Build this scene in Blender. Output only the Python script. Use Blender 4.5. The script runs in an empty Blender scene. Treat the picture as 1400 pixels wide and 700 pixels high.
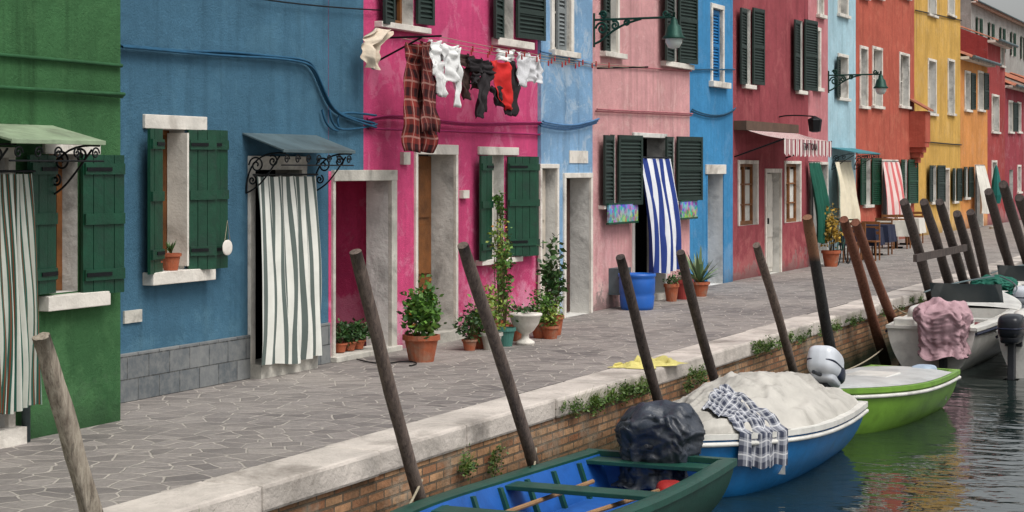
import bpy, math, random
from mathutils import Vector, Matrix, noise
random.seed(7)
R=random.random
def U(a,b): return a+(b-a)*random.random()
# ---------------------------------------------------------------- survey (street frame: +X along the street, +Y into the houses)
TH=math.atan(1120/2500); CS,SN=math.cos(TH),math.sin(TH)
CX,CY,CZ=-13.64,-9.95,2.1; F=2500.0; HOR=232
def DEP(px,y=0):
    u=(px-700)/F; return (y-CY)/(SN-u*CS)
def X(px,y=0):
    u=(px-700)/F; D=DEP(px,y); return CX+D*(CS+u*SN)
def Z(px,py,y=0): return CZ-(py-HOR)/F*DEP(px,y)
def G(px,py,z=0):
    D=F*(CZ-z)/(py-HOR); u=(px-700)/F
    return Vector((CX+D*(CS+u*SN), CY+D*(SN-u*CS), z))
def GP(px,y): return Vector((X(px,y),y,0))
# ---------------------------------------------------------------- materials
def lin(c):
    c=c/255.0
    return c/12.92 if c<=0.04045 else ((c+0.055)/1.055)**2.4
def S(r,g,b): return (lin(r),lin(g),lin(b),1)
def mul(c,k): return (min(c[0]*k,1),min(c[1]*k,1),min(c[2]*k,1),1)
class NT:
    def __init__(s,name,rough=.8,spec=.3,metal=0):
        s.m=bpy.data.materials.new(name); s.m.use_nodes=True
        s.nt=s.m.node_tree; s.b=s.nt.nodes['Principled BSDF']
        s.b.inputs['Roughness'].default_value=rough
        s.b.inputs['Specular IOR Level'].default_value=spec
        s.b.inputs['Metallic'].default_value=metal
    def n(s,t,**k):
        n=s.nt.nodes.new(t)
        for a,v in k.items(): setattr(n,a,v)
        return n
    def l(s,a,b): s.nt.links.new(a,b)
    def val(s,sock,v):
        if hasattr(v,'is_linked'): s.l(v,sock)
        else: sock.default_value=v
    def obj(s,scale=(1,1,1),out='Object',rot=0):
        t=s.n('ShaderNodeTexCoord'); m=s.n('ShaderNodeMapping'); m.inputs['Scale'].default_value=scale
        m.inputs['Rotation'].default_value=(0,0,rot)
        s.l(t.outputs[out],m.inputs['Vector']); return m.outputs['Vector']
    def noise(s,vec,scale,detail=4,rough=.6,dist=0):
        n=s.n('ShaderNodeTexNoise'); n.inputs['Scale'].default_value=scale; n.inputs['Detail'].default_value=detail
        n.inputs['Roughness'].default_value=rough; n.inputs['Distortion'].default_value=dist
        s.l(vec,n.inputs['Vector']); return n.outputs['Fac']
    def mix(s,f,a,b,bt='MIX'):
        n=s.n('ShaderNodeMix',data_type='RGBA',blend_type=bt)
        s.val(n.inputs[0],f); s.val(n.inputs[6],a); s.val(n.inputs[7],b); return n.outputs[2]
    def mr(s,v,a,b,c=0,d=1):
        n=s.n('ShaderNodeMapRange'); s.val(n.inputs[0],v)
        for i,q in enumerate((a,b,c,d)): n.inputs[i+1].default_value=q
        return n.outputs[0]
    def math(s,op,a,b=0.0):
        n=s.n('ShaderNodeMath',operation=op); s.val(n.inputs[0],a); s.val(n.inputs[1],b); return n.outputs[0]
    def bump(s,h,strength,dist):
        n=s.n('ShaderNodeBump'); n.inputs['Strength'].default_value=strength; n.inputs['Distance'].default_value=dist
        s.l(h,n.inputs['Height']); s.l(n.outputs[0],s.b.inputs['Normal'])
    def col(s,c): s.val(s.b.inputs['Base Color'],c)
    def sep(s,vec):
        n=s.n('ShaderNodeSeparateXYZ'); s.l(vec,n.inputs[0]); return n.outputs
CACHE={}
def generic(name,c,var=.2,scale=5,rough=.7,bump=.2,bscale=30,metal=0,spec=.3,dirt=None):
    k=('g',name)
    if k in CACHE: return CACHE[k]
    t=NT(name,rough,spec,metal); v=t.obj()
    n=t.noise(v,scale,5); f=t.mr(n,.3,.7)
    cc=t.mix(f,mul(c,1-var),mul(c,1+var))
    if dirt:
        d=t.mr(t.noise(v,scale*.6,6,.7,.5),.5,.72); cc=t.mix(d,cc,dirt)
    t.col(cc)
    t.bump(t.noise(v,bscale,4,.7),bump,.02); CACHE[k]=t.m; return t.m
def stucco(name,c,fade=None,stain=.5,peel=.5,dark=.7,base=None):
    lum=.3*c[0]+.5*c[1]+.2*c[2]; c=tuple(.9*k+.09*lum+.014 for k in c[:3])+(1,)
    t=NT(name,.92,.12); v=t.obj()
    n1=t.mr(t.noise(v,.8,5,.65,.3),.3,.7)
    cc=t.mix(n1,mul(c,.76),mul(c,1.14))
    n2=t.mr(t.noise(v,9,5,.72),.35,.7)
    cc=t.mix(t.math('MULTIPLY',n2,.4),cc,mul(c,.64))
    v3=t.obj((5,5,.35)); n3=t.mr(t.noise(v3,1.3,5,.6),.5,.72)
    cc=t.mix(t.math('MULTIPLY',n3,stain*.8),cc,mul(c,dark*.65))
    fd=fade or (min(c[0]*.6+.25,1),min(c[1]*.6+.25,1),min(c[2]*.6+.25,1),1)
    n4=t.mr(t.noise(v,1.7,6,.74,.8),.53,.6)
    cc=t.mix(t.math('MULTIPLY',n4,.4*peel),cc,fd)
    z=t.sep(v)[2]; nb=t.noise(v,2.5,6,.72)
    low=t.math('ADD',t.mr(z,0,1.7,1,0),t.math('MULTIPLY',t.math('SUBTRACT',nb,.5),2.2))
    lowf=t.mr(low,.6,.85)
    cc=t.mix(t.math('MULTIPLY',lowf,min(1,.85*peel)),cc,fd)
    bs=base or S(140,132,126)
    low2=t.math('ADD',t.mr(z,0,.9,1,0),t.math('MULTIPLY',t.math('SUBTRACT',t.noise(v,4,6,.72),.5),2.2))
    cc=t.mix(t.math('MULTIPLY',t.mr(low2,.75,.88),min(1,.9*peel)),cc,bs)
    gr=t.mr(t.math('ADD',z,t.math('MULTIPLY',nb,.3)),.12,.42,.7,0)
    cc=t.mix(gr,cc,mul(c,.35))
    t.col(cc)
    h=t.math('ADD',t.math('MULTIPLY',t.noise(v,45,4,.75),.5),t.noise(v,3,5,.6))
    t.bump(h,.75,.035); return t.m
def leafmat(name,c1,c2):
    t=NT(name,.55,.4); g=t.n('ShaderNodeNewGeometry'); r=g.outputs['Random Per Island']
    t.col(t.mix(r,c1,c2)); return t.m
def stripes(name,c1,c2,n,duty=.5,c3=None):
    t=NT(name,.9,.1); u=t.sep(t.obj(out='UV'))[0]
    fr=t.math('FRACT',t.math('MULTIPLY',u,float(n)))
    cc=t.mix(t.math('GREATER_THAN',fr,duty),c1,c2)
    if c3:
        k=t.math('COMPARE',fr,duty*.5); k.node.inputs[2].default_value=.07; cc=t.mix(k,cc,c3)
    v=t.obj(); cc=t.mix(t.mr(t.noise(v,4,5),.4,.8,0,.25),cc,(.25,.24,.22,1),'MULTIPLY'); t.col(cc)
    t.bump(t.noise(v,120,3),.2,.005); return t.m
def plaid(name,c1,c2,c3,n):
    t=NT(name,.9,.1); o=t.sep(t.obj(out='UV'))
    a=t.math('FRACT',t.math('MULTIPLY',o[0],float(n))); b=t.math('FRACT',t.math('MULTIPLY',o[1],float(n)))
    A=t.math('GREATER_THAN',a,.55); B=t.math('GREATER_THAN',b,.55)
    cc=t.mix(t.math('MULTIPLY',t.math('ADD',A,B),.5),c1,c2)
    k=t.math('COMPARE',a,.2); k.node.inputs[2].default_value=.05
    k2=t.math('COMPARE',b,.2); k2.node.inputs[2].default_value=.05
    cc=t.mix(t.math('MULTIPLY',t.math('MAXIMUM',k,k2),.7),cc,c3); t.col(cc); return t.m
WHITE=generic('istrian_stone',S(216,210,200),.16,3,.8,.4,18,dirt=S(152,144,134))
STONE2=generic('weathered_stone',S(188,184,174),.24,3,.85,.6,10,dirt=S(112,110,104))
REVEAL=generic('reveal_plaster',S(208,206,200),.2,2.2,.9,.6,12,dirt=S(120,118,114))
WOODG=generic('green_shutter_paint',S(16,64,44),.25,7,.42,.25,25,spec=.45,dirt=S(26,54,42))
WOODD=generic('dark_shutter_paint',S(30,46,40),.22,7,.5,.25,25,spec=.45)
WOODB=generic('brown_wood',S(120,75,38),.35,6,.55,.3,25,spec=.4)
WOODBL=generic('blue_shutter_paint',S(30,110,165),.2,7,.5,.2,25)
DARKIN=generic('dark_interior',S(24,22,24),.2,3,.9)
IRON=generic('wrought_iron',S(24,26,28),.2,9,.5,.2,40,.4)
GREENIRON=generic('green_lamp_iron',S(22,62,52),.25,9,.45,.2,40,.3)
ZINC=generic('zinc_sheet',S(92,108,112),.25,3,.5,.2,20,.3,dirt=S(70,76,74))
GREENTIN=generic('green_tin',S(142,158,130),.25,3,.6,.2,20,dirt=S(100,105,90))
TERRA=generic('terracotta',S(160,88,60),.2,8,.85,.3,30,dirt=S(140,118,100))
ROOF=generic('roof_tile',S(160,98,74),.4,4,.9,.4,20,dirt=S(96,76,66))
LACE=generic('lace_curtain',S(200,198,190),.15,8,.9)
def glassmat():
    t=NT('window_glass',.08,.6); v=t.obj(); t.col(t.mix(t.mr(t.noise(v,1.5,3),.4,.6),(.012,.015,.018,1),(.04,.045,.05,1)))
    t.bump(t.noise(v,3,2),.05,.02); return t.m
GLASS=glassmat()
LEAF=leafmat('leaf_green',S(38,78,26),S(96,136,50))
LEAFD=leafmat('leaf_dark',S(28,58,26),S(66,100,46))
LEAFY=leafmat('leaf_yellowgreen',S(80,110,40),S(150,165,70))
FLOW=leafmat('flowers',S(190,60,70),S(220,170,60))
STEM=generic('plant_stem',S(80,72,45),.2,9)
ROPE=generic('rope',S(150,140,120),.2,30,.9)
# ---------------------------------------------------------------- mesh helper
class Acc:
    def __init__(s): s.v=[]; s.f=[]; s.uv=[]; s.mi=[]; s.cur=0
    def face(s,pts,uv=None):
        i=len(s.v); s.v+= [tuple(p) for p in pts]; s.f.append(tuple(range(i,i+len(pts)))); s.uv.append(uv); s.mi.append(s.cur)
    def obox(s,o,a,b,c):
        o,a,b,c=map(Vector,(o,a,b,c)); i=len(s.v)
        P=[o,o+a,o+a+b,o+b]; s.v+=[tuple(p) for p in P+[p+c for p in P]]
        for f in ((0,3,2,1),(4,5,6,7),(0,1,5,4),(1,2,6,5),(2,3,7,6),(3,0,4,7)):
            s.f.append(tuple(i+k for k in f)); s.uv.append(None); s.mi.append(s.cur)
    def box(s,x0,x1,y0,y1,z0,z1): s.obox((x0,y0,z0),(x1-x0,0,0),(0,y1-y0,0),(0,0,z1-z0))
    def grid(s,fn,nu,nv):
        i=len(s.v)
        for a in range(nv+1):
            for b in range(nu+1): s.v.append(tuple(fn(b/nu,a/nv)))
        for a in range(nv):
            for b in range(nu):
                p=i+a*(nu+1)+b; s.f.append((p,p+1,p+nu+2,p+nu+1))
                s.uv.append(((b/nu,a/nv),((b+1)/nu,a/nv),((b+1)/nu,(a+1)/nv),(b/nu,(a+1)/nv))); s.mi.append(s.cur)
    def tube(s,pts,rad,n=8,jit=0,cap=True):
        pts=[Vector(p) for p in pts]; i=len(s.v); m=len(pts)
        for k,p in enumerate(pts):
            d=(pts[min(k+1,m-1)]-pts[max(k-1,0)]).normalized()
            a=d.cross(Vector((0,1,0.01))); 
            if a.length<.05: a=d.cross(Vector((1,0,0)))
            a.normalize(); b=d.cross(a).normalized()
            r=rad[k] if isinstance(rad,(list,tuple)) else rad
            for q in range(n):
                t=2*math.pi*q/n
                rr=r*(1+jit*noise.noise(Vector((math.cos(t)*1.5,math.sin(t)*1.5,k*.35+p.x))))
                s.v.append(tuple(p+a*math.cos(t)*rr+b*math.sin(t)*rr))
        for k in range(m-1):
            for q in range(n):
                q2=(q+1)%n; s.f.append((i+k*n+q,i+k*n+q2,i+(k+1)*n+q2,i+(k+1)*n+q)); s.uv.append(None); s.mi.append(s.cur)
        if cap:
            s.f.append(tuple(i+q for q in range(n))); s.uv.append(None); s.mi.append(s.cur)
            s.f.append(tuple(i+(m-1)*n+q for q in range(n))); s.uv.append(None); s.mi.append(s.cur)
    def lathe(s,c,prof,n=20):
        c=Vector(c); i=len(s.v); m=len(prof)
        for (r,z) in prof:
            for q in range(n):
                t=2*math.pi*q/n; s.v.append((c.x+r*math.cos(t),c.y+r*math.sin(t),c.z+z))
        for k in range(m-1):
            for q in range(n):
                q2=(q+1)%n; s.f.append((i+k*n+q,i+k*n+q2,i+(k+1)*n+q2,i+(k+1)*n+q)); s.uv.append(None); s.mi.append(s.cur)
    def super(s,c,rx,ry,rz,e=.5,rot=0,wr=0,seed=0,nu=28,nv=18,tilt=0):
        c=Vector(c); ca,sa=math.cos(rot),math.sin(rot); ct,st=math.cos(tilt),math.sin(tilt)
        sp=lambda v,p: math.copysign(abs(v)**p,v)
        def fn(u,v):
            a=2*math.pi*u; b=math.pi*(v-.5)
            x=rx*sp(math.cos(b),e)*sp(math.cos(a),e); y=ry*sp(math.cos(b),e)*sp(math.sin(a),e); z=rz*sp(math.sin(b),e)
            if wr:
                k=1+wr*noise.fractal(Vector((x*5+seed,y*5,z*2.2)),1,2,4)
                x*=k;y*=k
            x,z=x*ct+z*st,-x*st+z*ct
            return (c.x+x*ca-y*sa,c.y+x*sa+y*ca,c.z+z)
        s.grid(fn,nu,nv)
    def drape(s,c,rx,ry,h,rot=0,seed=0,skirt=1.0,pinch=.8):
        # fabric cover pulled over an engine: soft crown, gathered waist, loose folds
        c=Vector(c); ca,sa=math.cos(rot),math.sin(rot)
        def fn(u,v):
            a=2*math.pi*u
            if v<.4: w=v/.4; rr=math.sin(w*math.pi/2)**.8; z=-h*.3*(1-math.cos(w*math.pi/2))
            else: w=(v-.4)/.6; rr=1-(1-pinch)*math.sin(min(w*1.25,1)*math.pi/2)+(skirt-pinch)*max(0,w-.72)/.28*.6; z=-h*(.3+.7*w)
            sx=abs(math.cos(a))**.75*math.copysign(1,math.cos(a)); sy=abs(math.sin(a))**.75*math.copysign(1,math.sin(a))
            f=(.05+.24*max(0,v-.25))*(noise.noise(Vector((math.cos(a)*2.6+seed,math.sin(a)*2.6,v*1.2)))+.7*noise.noise(Vector((math.cos(a)*6,math.sin(a)*6+seed,v*2.5))))
            cr=noise.fractal(Vector((math.cos(a)*2.2+seed,math.sin(a)*2.2,v*5)),1,2,5); f+=.12*(1-abs(cr)*2)-.08
            x=rx*rr*(sx+f*math.cos(a)*1.2); y=ry*rr*(sy+f*math.sin(a)*1.2)
            z+=.16*h*noise.noise(Vector((x*6,y*6,seed)))*(1-v*.3)
            return (c.x+x*ca-y*sa,c.y+x*sa+y*ca,c.z+z)
        s.grid(fn,96,60)
    def leaves(s,c,rad,n,size,clumps=10,flat=0):
        c=Vector(c); cl=[]
        for _ in range(clumps):
            d=Vector((U(-1,1),U(-1,1),U(-1,1)))
            while d.length>1: d=Vector((U(-1,1),U(-1,1),U(-1,1)))
            cl.append(d)
        for _ in range(n):
            q=random.choice(cl)*.8; sg=.26
            p=c+Vector(((q.x+random.gauss(0,sg))*rad[0],(q.y+random.gauss(0,sg))*rad[1],(q.z+random.gauss(0,sg))*rad[2]))
            d=Vector((U(-1,1),U(-1,1),U(-.6,.8))).normalized(); w=d.cross(Vector((U(-1,1),U(-1,1),U(-1,1)))).normalized()
            L=size*U(.6,1.4); W=L*.28
            s.face([p,p+d*L*.5+w*W,p+d*L,p+d*L*.5-w*W])
    def make(s,name,mats,parent=None,smooth=False,bevel=0):
        if not s.v: return None
        me=bpy.data.meshes.new(name); me.from_pydata(s.v,[],s.f)
        if not isinstance(mats,(list,tuple)): mats=[mats]
        for m in mats: me.materials.append(m)
        me.polygons.foreach_set('material_index',s.mi)
        if any(s.uv):
            ul=me.uv_layers.new(name='UVMap')
            for p,uv in zip(me.polygons,s.uv):
                if uv:
                    for li,q in zip(p.loop_indices,uv): ul.data[li].uv=q
        if smooth: me.polygons.foreach_set('use_smooth',[True]*len(me.polygons))
        me.update(); o=bpy.data.objects.new(name,me); bpy.context.scene.collection.objects.link(o)
        if parent: attach(o,parent)
        if bevel:
            b=o.modifiers.new('bevel','BEVEL'); b.width=bevel; b.segments=2; b.limit_method='ANGLE'
        return o
def attach(o,parent):
    o.parent=parent; o.matrix_parent_inverse=Matrix.Translation(-parent.location)
def root(name,loc):
    e=bpy.data.objects.new(name,None); e.location=loc; e.empty_display_size=.3
    bpy.context.scene.collection.objects.link(e); return e
def wire(name,pts,r,mat,parent=None,smoothc=True):
    cu=bpy.data.curves.new(name,'CURVE'); cu.dimensions='3D'; cu.bevel_depth=r; cu.bevel_resolution=2; cu.resolution_u=6
    lst=pts if isinstance(pts[0],list) else [pts]
    for P in lst:
        sm=smoothc and len(P)>2
        sp=cu.splines.new('NURBS' if sm else 'POLY'); sp.points.add(len(P)-1)
        for q,p in zip(sp.points,P): q.co=(p[0],p[1],p[2],1)
        if sm: sp.order_u=3; sp.use_endpoint_u=True
    cu.materials.append(mat); o=bpy.data.objects.new(name,cu); bpy.context.scene.collection.objects.link(o)
    if parent: attach(o,parent)
    return o
def sag(a,b,s,n=8):
    a,b=Vector(a),Vector(b); return [tuple(a.lerp(b,i/n)-Vector((0,0,s*4*(i/n)*(1-i/n)))) for i in range(n+1)]
def spiral(x,y,z,r,turns=1.6,start=0,dirn=1,n=26):
    return [(x,y+dirn*r*(1-.85*i/n)*math.cos(start+turns*2*math.pi*i/n),z+r*(1-.85*i/n)*math.sin(start+turns*2*math.pi*i/n)) for i in range(n+1)]
# ---------------------------------------------------------------- houses
class House:
    def __init__(s,name,x0,x1,y,H,wallm,depth=7,over=None,extra=([],[])):
        s.x0,s.x1,s.y,s.H=x0+.003,x1-.003,y,H; s.m=wallm; s.d=depth; s.over=over; s.extra=extra
        s.holes=[]; s.parts={}; s.r=root(name,(x0,y,0))
    def A(s,part,mat):
        k=(part,mat.name)
        if k not in s.parts: s.parts[k]=(Acc(),mat)
        return s.parts[k][0]
    def hole(s,l,r,t,b,depth=.22,fill=GLASS,rmat=None):
        m=(l+r)/2; h=dict(x0=X(l,s.y),x1=X(r,s.y),z1=Z(m,t,s.y),z0=0.0 if b is None else Z(m,b,s.y),d=depth,rm=rmat or REVEAL,fill=fill)
        return s.addhole(h)
    def addhole(s,h):
        s.holes.append(h); x0,x1,z0,z1,d=h['x0'],h['x1'],h['z0'],h['z1'],h['d']; y=s.y
        a=s.A('reveals',h['rm'])
        a.face([(x0,y,z0),(x0,y+d,z0),(x0,y+d,z1),(x0,y,z1)]); a.face([(x1,y,z0),(x1,y+d,z0),(x1,y+d,z1),(x1,y,z1)])
        a.face([(x0,y,z1),(x1,y,z1),(x1,y+d,z1),(x0,y+d,z1)]); a.face([(x0,y,z0+.002),(x1,y,z0+.002),(x1,y+d,z0+.002),(x0,y+d,z0+.002)])
        if h['fill']:
            a=s.A('panes',h['fill']); a.face([(x0,y+d,z0),(x1,y+d,z0),(x1,y+d,z1),(x0,y+d,z1)])
        return h
    def sash(s,h,mat=WHITE,w=.05,mull=True,bars=1,lace=False):
        a=s.A('window_sashes',mat); x0,x1,z0,z1=h['x0'],h['x1'],h['z0'],h['z1']; y=s.y+h['d']-.05; e=.003
        a.box(x0+e,x0+w,y,y+.045,z0+.004,z1-e); a.box(x1-w,x1-e,y,y+.045,z0+.004,z1-e)
        a.box(x0+w,x1-w,y,y+.045,z1-w,z1-e); a.box(x0+w,x1-w,y,y+.045,z0+.004,z0+w+.02)
        xm=(x0+x1)/2
        if mull: a.box(xm-w*.7,xm+w*.7,y-.006,y+.045,z0+w+.02,z1-w)
        for k in range(bars):
            zz=z0+(z1-z0)*(k+1)/(bars+1); a.box(x0+w,x1-w,y+.004,y+.043,zz-.015,zz+.015)
        if lace:
            c=s.A('lace_curtains',LACE); c.grid(lambda u,v:(x0+w+(x1-x0-2*w)*u,y+.046+.002*math.sin(u*40),z0+w+(z1-z0-2*w)*v*.95),30,1)
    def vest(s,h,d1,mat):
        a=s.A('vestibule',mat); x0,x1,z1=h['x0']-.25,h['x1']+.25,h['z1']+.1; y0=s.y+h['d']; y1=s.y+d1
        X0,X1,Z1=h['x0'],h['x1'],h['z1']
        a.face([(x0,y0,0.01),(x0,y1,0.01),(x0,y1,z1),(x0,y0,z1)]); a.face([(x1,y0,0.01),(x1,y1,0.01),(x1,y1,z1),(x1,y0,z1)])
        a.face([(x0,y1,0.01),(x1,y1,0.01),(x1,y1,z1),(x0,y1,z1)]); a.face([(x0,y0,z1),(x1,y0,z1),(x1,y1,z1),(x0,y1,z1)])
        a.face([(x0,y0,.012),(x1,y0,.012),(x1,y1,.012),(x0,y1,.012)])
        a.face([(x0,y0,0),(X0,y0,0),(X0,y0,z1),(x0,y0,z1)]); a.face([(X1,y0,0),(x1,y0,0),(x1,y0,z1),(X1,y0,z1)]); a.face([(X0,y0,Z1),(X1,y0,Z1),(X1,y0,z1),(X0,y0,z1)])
    def door(s,h,mat,panels=2):
        a=s.A('door_leaf',mat); x0,x1,z0,z1=h['x0'],h['x1'],h['z0'],h['z1']; y=s.y+h['d']-.05
        a.box(x0+.02,x1-.02,y,y+.04,z0+.02,z1-.02)
        w=(x1-x0-.04)/2
        for i in range(2):
            for k in range(3):
                za=z0+.12+(z1-z0-.2)*k/3; zb=za+(z1-z0-.2)/3-.1
                xa=x0+.02+w*i+.06; xb=x0+.02+w*(i+1)-.06
                if xb>xa+.05: a.box(xa,xb,y-.025,y,za,zb)
        b=s.A('door_handle',IRON); b.box((x0+x1)/2-.02,(x0+x1)/2+.02,y-.07,y-.002,1.0,1.12)
    def frame(s,h,w=.1,mat=WHITE,proud=.03,sides=(1,1,1),wt=None):
        a=s.A('stone_frames',mat); x0,x1,z0,z1=h['x0'],h['x1'],h['z0'],h['z1']; y0,y1=s.y-proud,s.y+.012; wt=wt or w
        if sides[0]: a.box(x0-w,x0+.002,y0,y1,max(z0,0),z1)
        if sides[1]: a.box(x1-.002,x1+w,y0,y1,max(z0,0),z1)
        if sides[2]: a.box(x0-(w if sides[0] else .03),x1+(w if sides[1] else .03),y0-.004,y1+.002,z1-.002,z1+wt)
    def slab(s,l,r,t,b,proud=.08,mat=WHITE,part='sills'):
        m=(l+r)/2; s.A(part,mat).box(X(l,s.y),X(r,s.y),s.y-proud,s.y+.015,Z(m,b,s.y),Z(m,t,s.y))
    def shut(s,l,r,t,b,mat=WOODG,hinge='L',ang=4,off=.035,style='plank',px=True):
        m=(l+r)/2
        if px: xa,xb,z0,z1=X(l,s.y),X(r,s.y),Z(m,b,s.y),Z(m,t,s.y)
        else: xa,xb,z0,z1=l,r,b,t
        a=s.A('shutters',mat); an=math.radians(ang); w=(xb-xa)
        if hinge=='L': o=Vector((xa,s.y-off,z0)); d=Vector((math.cos(an),-math.sin(an),0))
        else: o=Vector((xb,s.y-off,z0)); d=Vector((-math.cos(an),-math.sin(an),0))
        w=w/ max(math.cos(an),.5)
        nrm=Vector((-d.y,d.x,0)); 
        if nrm.y>0: nrm=-nrm
        H=z1-z0; up=Vector((0,0,1))
        if style=='plank':
            n=max(3,int(w/.11)); 
            for i in range(n):
                a.obox(o+d*(w*i/n+.003),d*(w/n-.006),nrm*(.028+.002*(i%2)),up*H)
            for zz in (.1,.5,.86):
                a.obox(o+d*.012+up*H*zz+nrm*.028,d*(w-.024),nrm*.022,up*.09)
            hw=s.A('hinges',IRON)
            for zz in (.13,.885): hw.obox(o+up*H*zz+nrm*.051+d*.02,d*w*.6,nrm*.008,up*.03)
        else:
            f=.05
            a.obox(o,d*f,nrm*.035,up*H); a.obox(o+d*(w-f),d*f,nrm*.035,up*H)
            for zz in (0,.5,1):
                a.obox(o+d*f+up*(zz*(H-.07)),d*(w-2*f),nrm*.034,up*.07)
            n=int(H/.055)
            for k in range(1,n):
                zz=k*H/n
                a.obox(o+d*f+up*zz+nrm*.004,d*(w-2*f),nrm*.024+up*-.03,up*.008)
            a.obox(o+d*f,d*(w-2*f),nrm*.002,up*H)
    def win(s,l,r,t,b,frame=None,sill=True,shl=None,shr=None,mat=WOODD,style='louver',fw=.08,sash=WHITE,lace=False,bars=1):
        h=s.hole(l,r,t,b); s.sash(h,sash,lace=lace,bars=bars)
        if frame: s.frame(h,fw,frame)
        if sill: s.A('sills',WHITE).box(h['x0']-.14,h['x1']+.14,s.y-.09,s.y+.014,h['z0']-.08,h['z0'])
        if shl: s.shut(shl[0],shl[1],t,b,mat,'R',5,style=style)
        if shr: s.shut(shr[0],shr[1],t,b,mat,'L',5,style=style)
        return h
    def finish(s,roof=True):
        xs={s.x0,s.x1}|set(s.extra[0]); zs={-.05,s.H}|set(s.extra[1])
        for h in s.holes: xs|={h['x0'],h['x1']}; zs|={h['z0'],h['z1']}
        xs=sorted(x for x in xs if s.x0<=x<=s.x1); zs=sorted(z for z in zs if -.05<=z<=s.H)
        a=Acc(); y=s.y
        for i in range(len(xs)-1):
            for k in range(len(zs)-1):
                cx,cz=(xs[i]+xs[i+1])/2,(zs[k]+zs[k+1])/2
                if any(h['x0']<cx<h['x1'] and h['z0']<cz<h['z1'] for h in s.holes): continue
                a.cur=1 if (s.over and s.over[1](cx,cz)) else 0
                a.face([(xs[i],y,zs[k]),(xs[i+1],y,zs[k]),(xs[i+1],y,zs[k+1]),(xs[i],y,zs[k+1])])
        a.cur=0; yb=y+s.d; H=s.H; ym=y+s.d/2; hr=H+s.d*.2
        for x in (s.x0,s.x1): a.face([(x,y,-.05),(x,yb,-.05),(x,yb,H),(x,ym,hr),(x,y,H)])
        a.face([(s.x0,yb,-.05),(s.x1,yb,-.05),(s.x1,yb,H),(s.x0,yb,H)])
        a.make('walls',[s.m]+([s.over[0]] if s.over else []),s.r)
        if roof:
            q=Acc(); n=max(8,int((s.x1-s.x0)/.055)); w=s.x1-s.x0
            def fr(u,v): 
                yy=y-.4+(ym-y+.4)*v; return (s.x0+w*u,yy,H+.06-.16+(hr-H+.16)*v+.05*abs(math.sin(u*n*math.pi/4)))
            def bk(u,v):
                yy=yb+.4-(yb-ym+.4)*v; return (s.x0+w*u,yy,H+.06-.16+(hr-H+.16)*v+.05*abs(math.sin(u*n*math.pi/4)))
            q.grid(fr,n,10); q.grid(bk,n,4); q.make('tiled_roof',ROOF,s.r)
            g=Acc(); g.box(s.x0,s.x1,y-.3,y-.002,H-.16,H-.06); g.make('eaves_cornice',WHITE,s.r)
            g=Acc(); g.tube([(s.x0,y-.47,H-.08),(s.x1,y-.47,H-.08)],.06,8); g.make('gutter',ZINC,s.r)
        for (part,_),(acc,mat) in s.parts.items(): acc.make(part,mat,s.r,bevel=.006 if part in('sills','stone_frames','plinth') else 0)
def canopy(name,x0,x1,y,zt,zf,dep,mat):
    r=root(name,(x0,y,zt)); a=Acc()
    a.obox((x0,y-.002,zt),(x1-x0,0,0),(0,-dep,zf-zt),(0,0,.02))
    a.box(x0,x1,y-dep-.015,y-dep,zf-.015,zf+.02)
    a.make('sheet',mat,r,bevel=.004)
    P=[]
    for x in (x0+.06,x1-.06):
        P.append([(x,y-.01,zf-.42),(x,y-.01,zf+.02),(x,y-dep,zf-.02)])
        P.append([(x,y-.01,zf-.42),(x,y-.12,zf-.38),(x,y-.28,zf-.22),(x,y-dep*.85,zf-.05)])
        P.append(spiral(x,y-.13,zf-.14,.09)); P.append(spiral(x,y-.32,zf-.1,.06,1.5,1)); P.append(spiral(x,y-.08,zf-.29,.05,1.4,2))
    n=int((x1-x0)/.2)
    wire('scroll_brackets',P,.009,IRON,r)
    P=[]
    for i in range(n):
        xx=x0+.1+(x1-x0-.2)*i/max(n-1,1); s=spiral(0,0,0,.05,1.5,0,1)
        P.append([(xx+p[1],y-dep+.01,zf-.08+p[2]) for p in s])
    P.append([(x0,y-dep+.01,zf-.14),(x1,y-dep+.01,zf-.14)])
    wire('front_scrollwork',P,.007,IRON,r)
    return r
def curtain(name,pl,pr,pt,pb,y,mat,folds=7,amp=.04,pl2=None,pr2=None,bill=.1,rod=True):
    pl2=pl if pl2 is None else pl2; pr2=pr if pr2 is None else pr2
    xa,xb,xc,xd=X(pl,y),X(pr,y),X(pl2,y),X(pr2,y); zt=Z((pl+pr)/2,pt,y); zb=max(Z((pl+pr)/2,pb,y),.03)
    r=root(name,((xa+xb)/2,y,zt)); a=Acc(); sd=U(0,50)
    def fn(u,v):
        x=(xa+(xb-xa)*u)*(1-v)+(xc+(xd-xc)*u)*v
        z=zt+(zb-zt)*v+.02*math.sin(u*9)*v-.012*abs(math.sin(u*folds*math.pi))*(1-v)
        k=amp*(.5+.7*v)*(math.sin(2*math.pi*folds*u+1.5*noise.noise(Vector((u*3,v*1.5,sd))))+.8*noise.noise(Vector((u*8,v*2.5,sd))))
        return (x+.014*math.sin(v*7+u*20),y+k-bill*math.sin(v*math.pi*.6),z)
    a.grid(fn,folds*12,26); a.make('cloth',mat,r,True)
    if rod: wire('rod',[(xa-.05,y,zt+.01),(xb+.05,y,zt+.01)],.01,IRON,r,False)
    return r
m_green=stucco('green_stucco',S(52,104,56),S(86,128,84),.9,.5,base=S(70,100,70)); m_blue=stucco('blue_stucco',S(60,108,134),S(100,140,158),.6,.35)
m_mag=stucco('magenta_stucco',S(216,62,122),S(214,140,165),.45,.95,base=S(196,180,176)); m_lb=stucco('light_blue_stucco',S(126,170,208),S(196,206,212),.8,1.1)
m_pp=stucco('pale_pink_stucco',S(220,158,158),S(220,186,180),.6,.95); m_bb=stucco('bright_blue_stucco',S(46,138,192),None,.5,.3)
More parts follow.
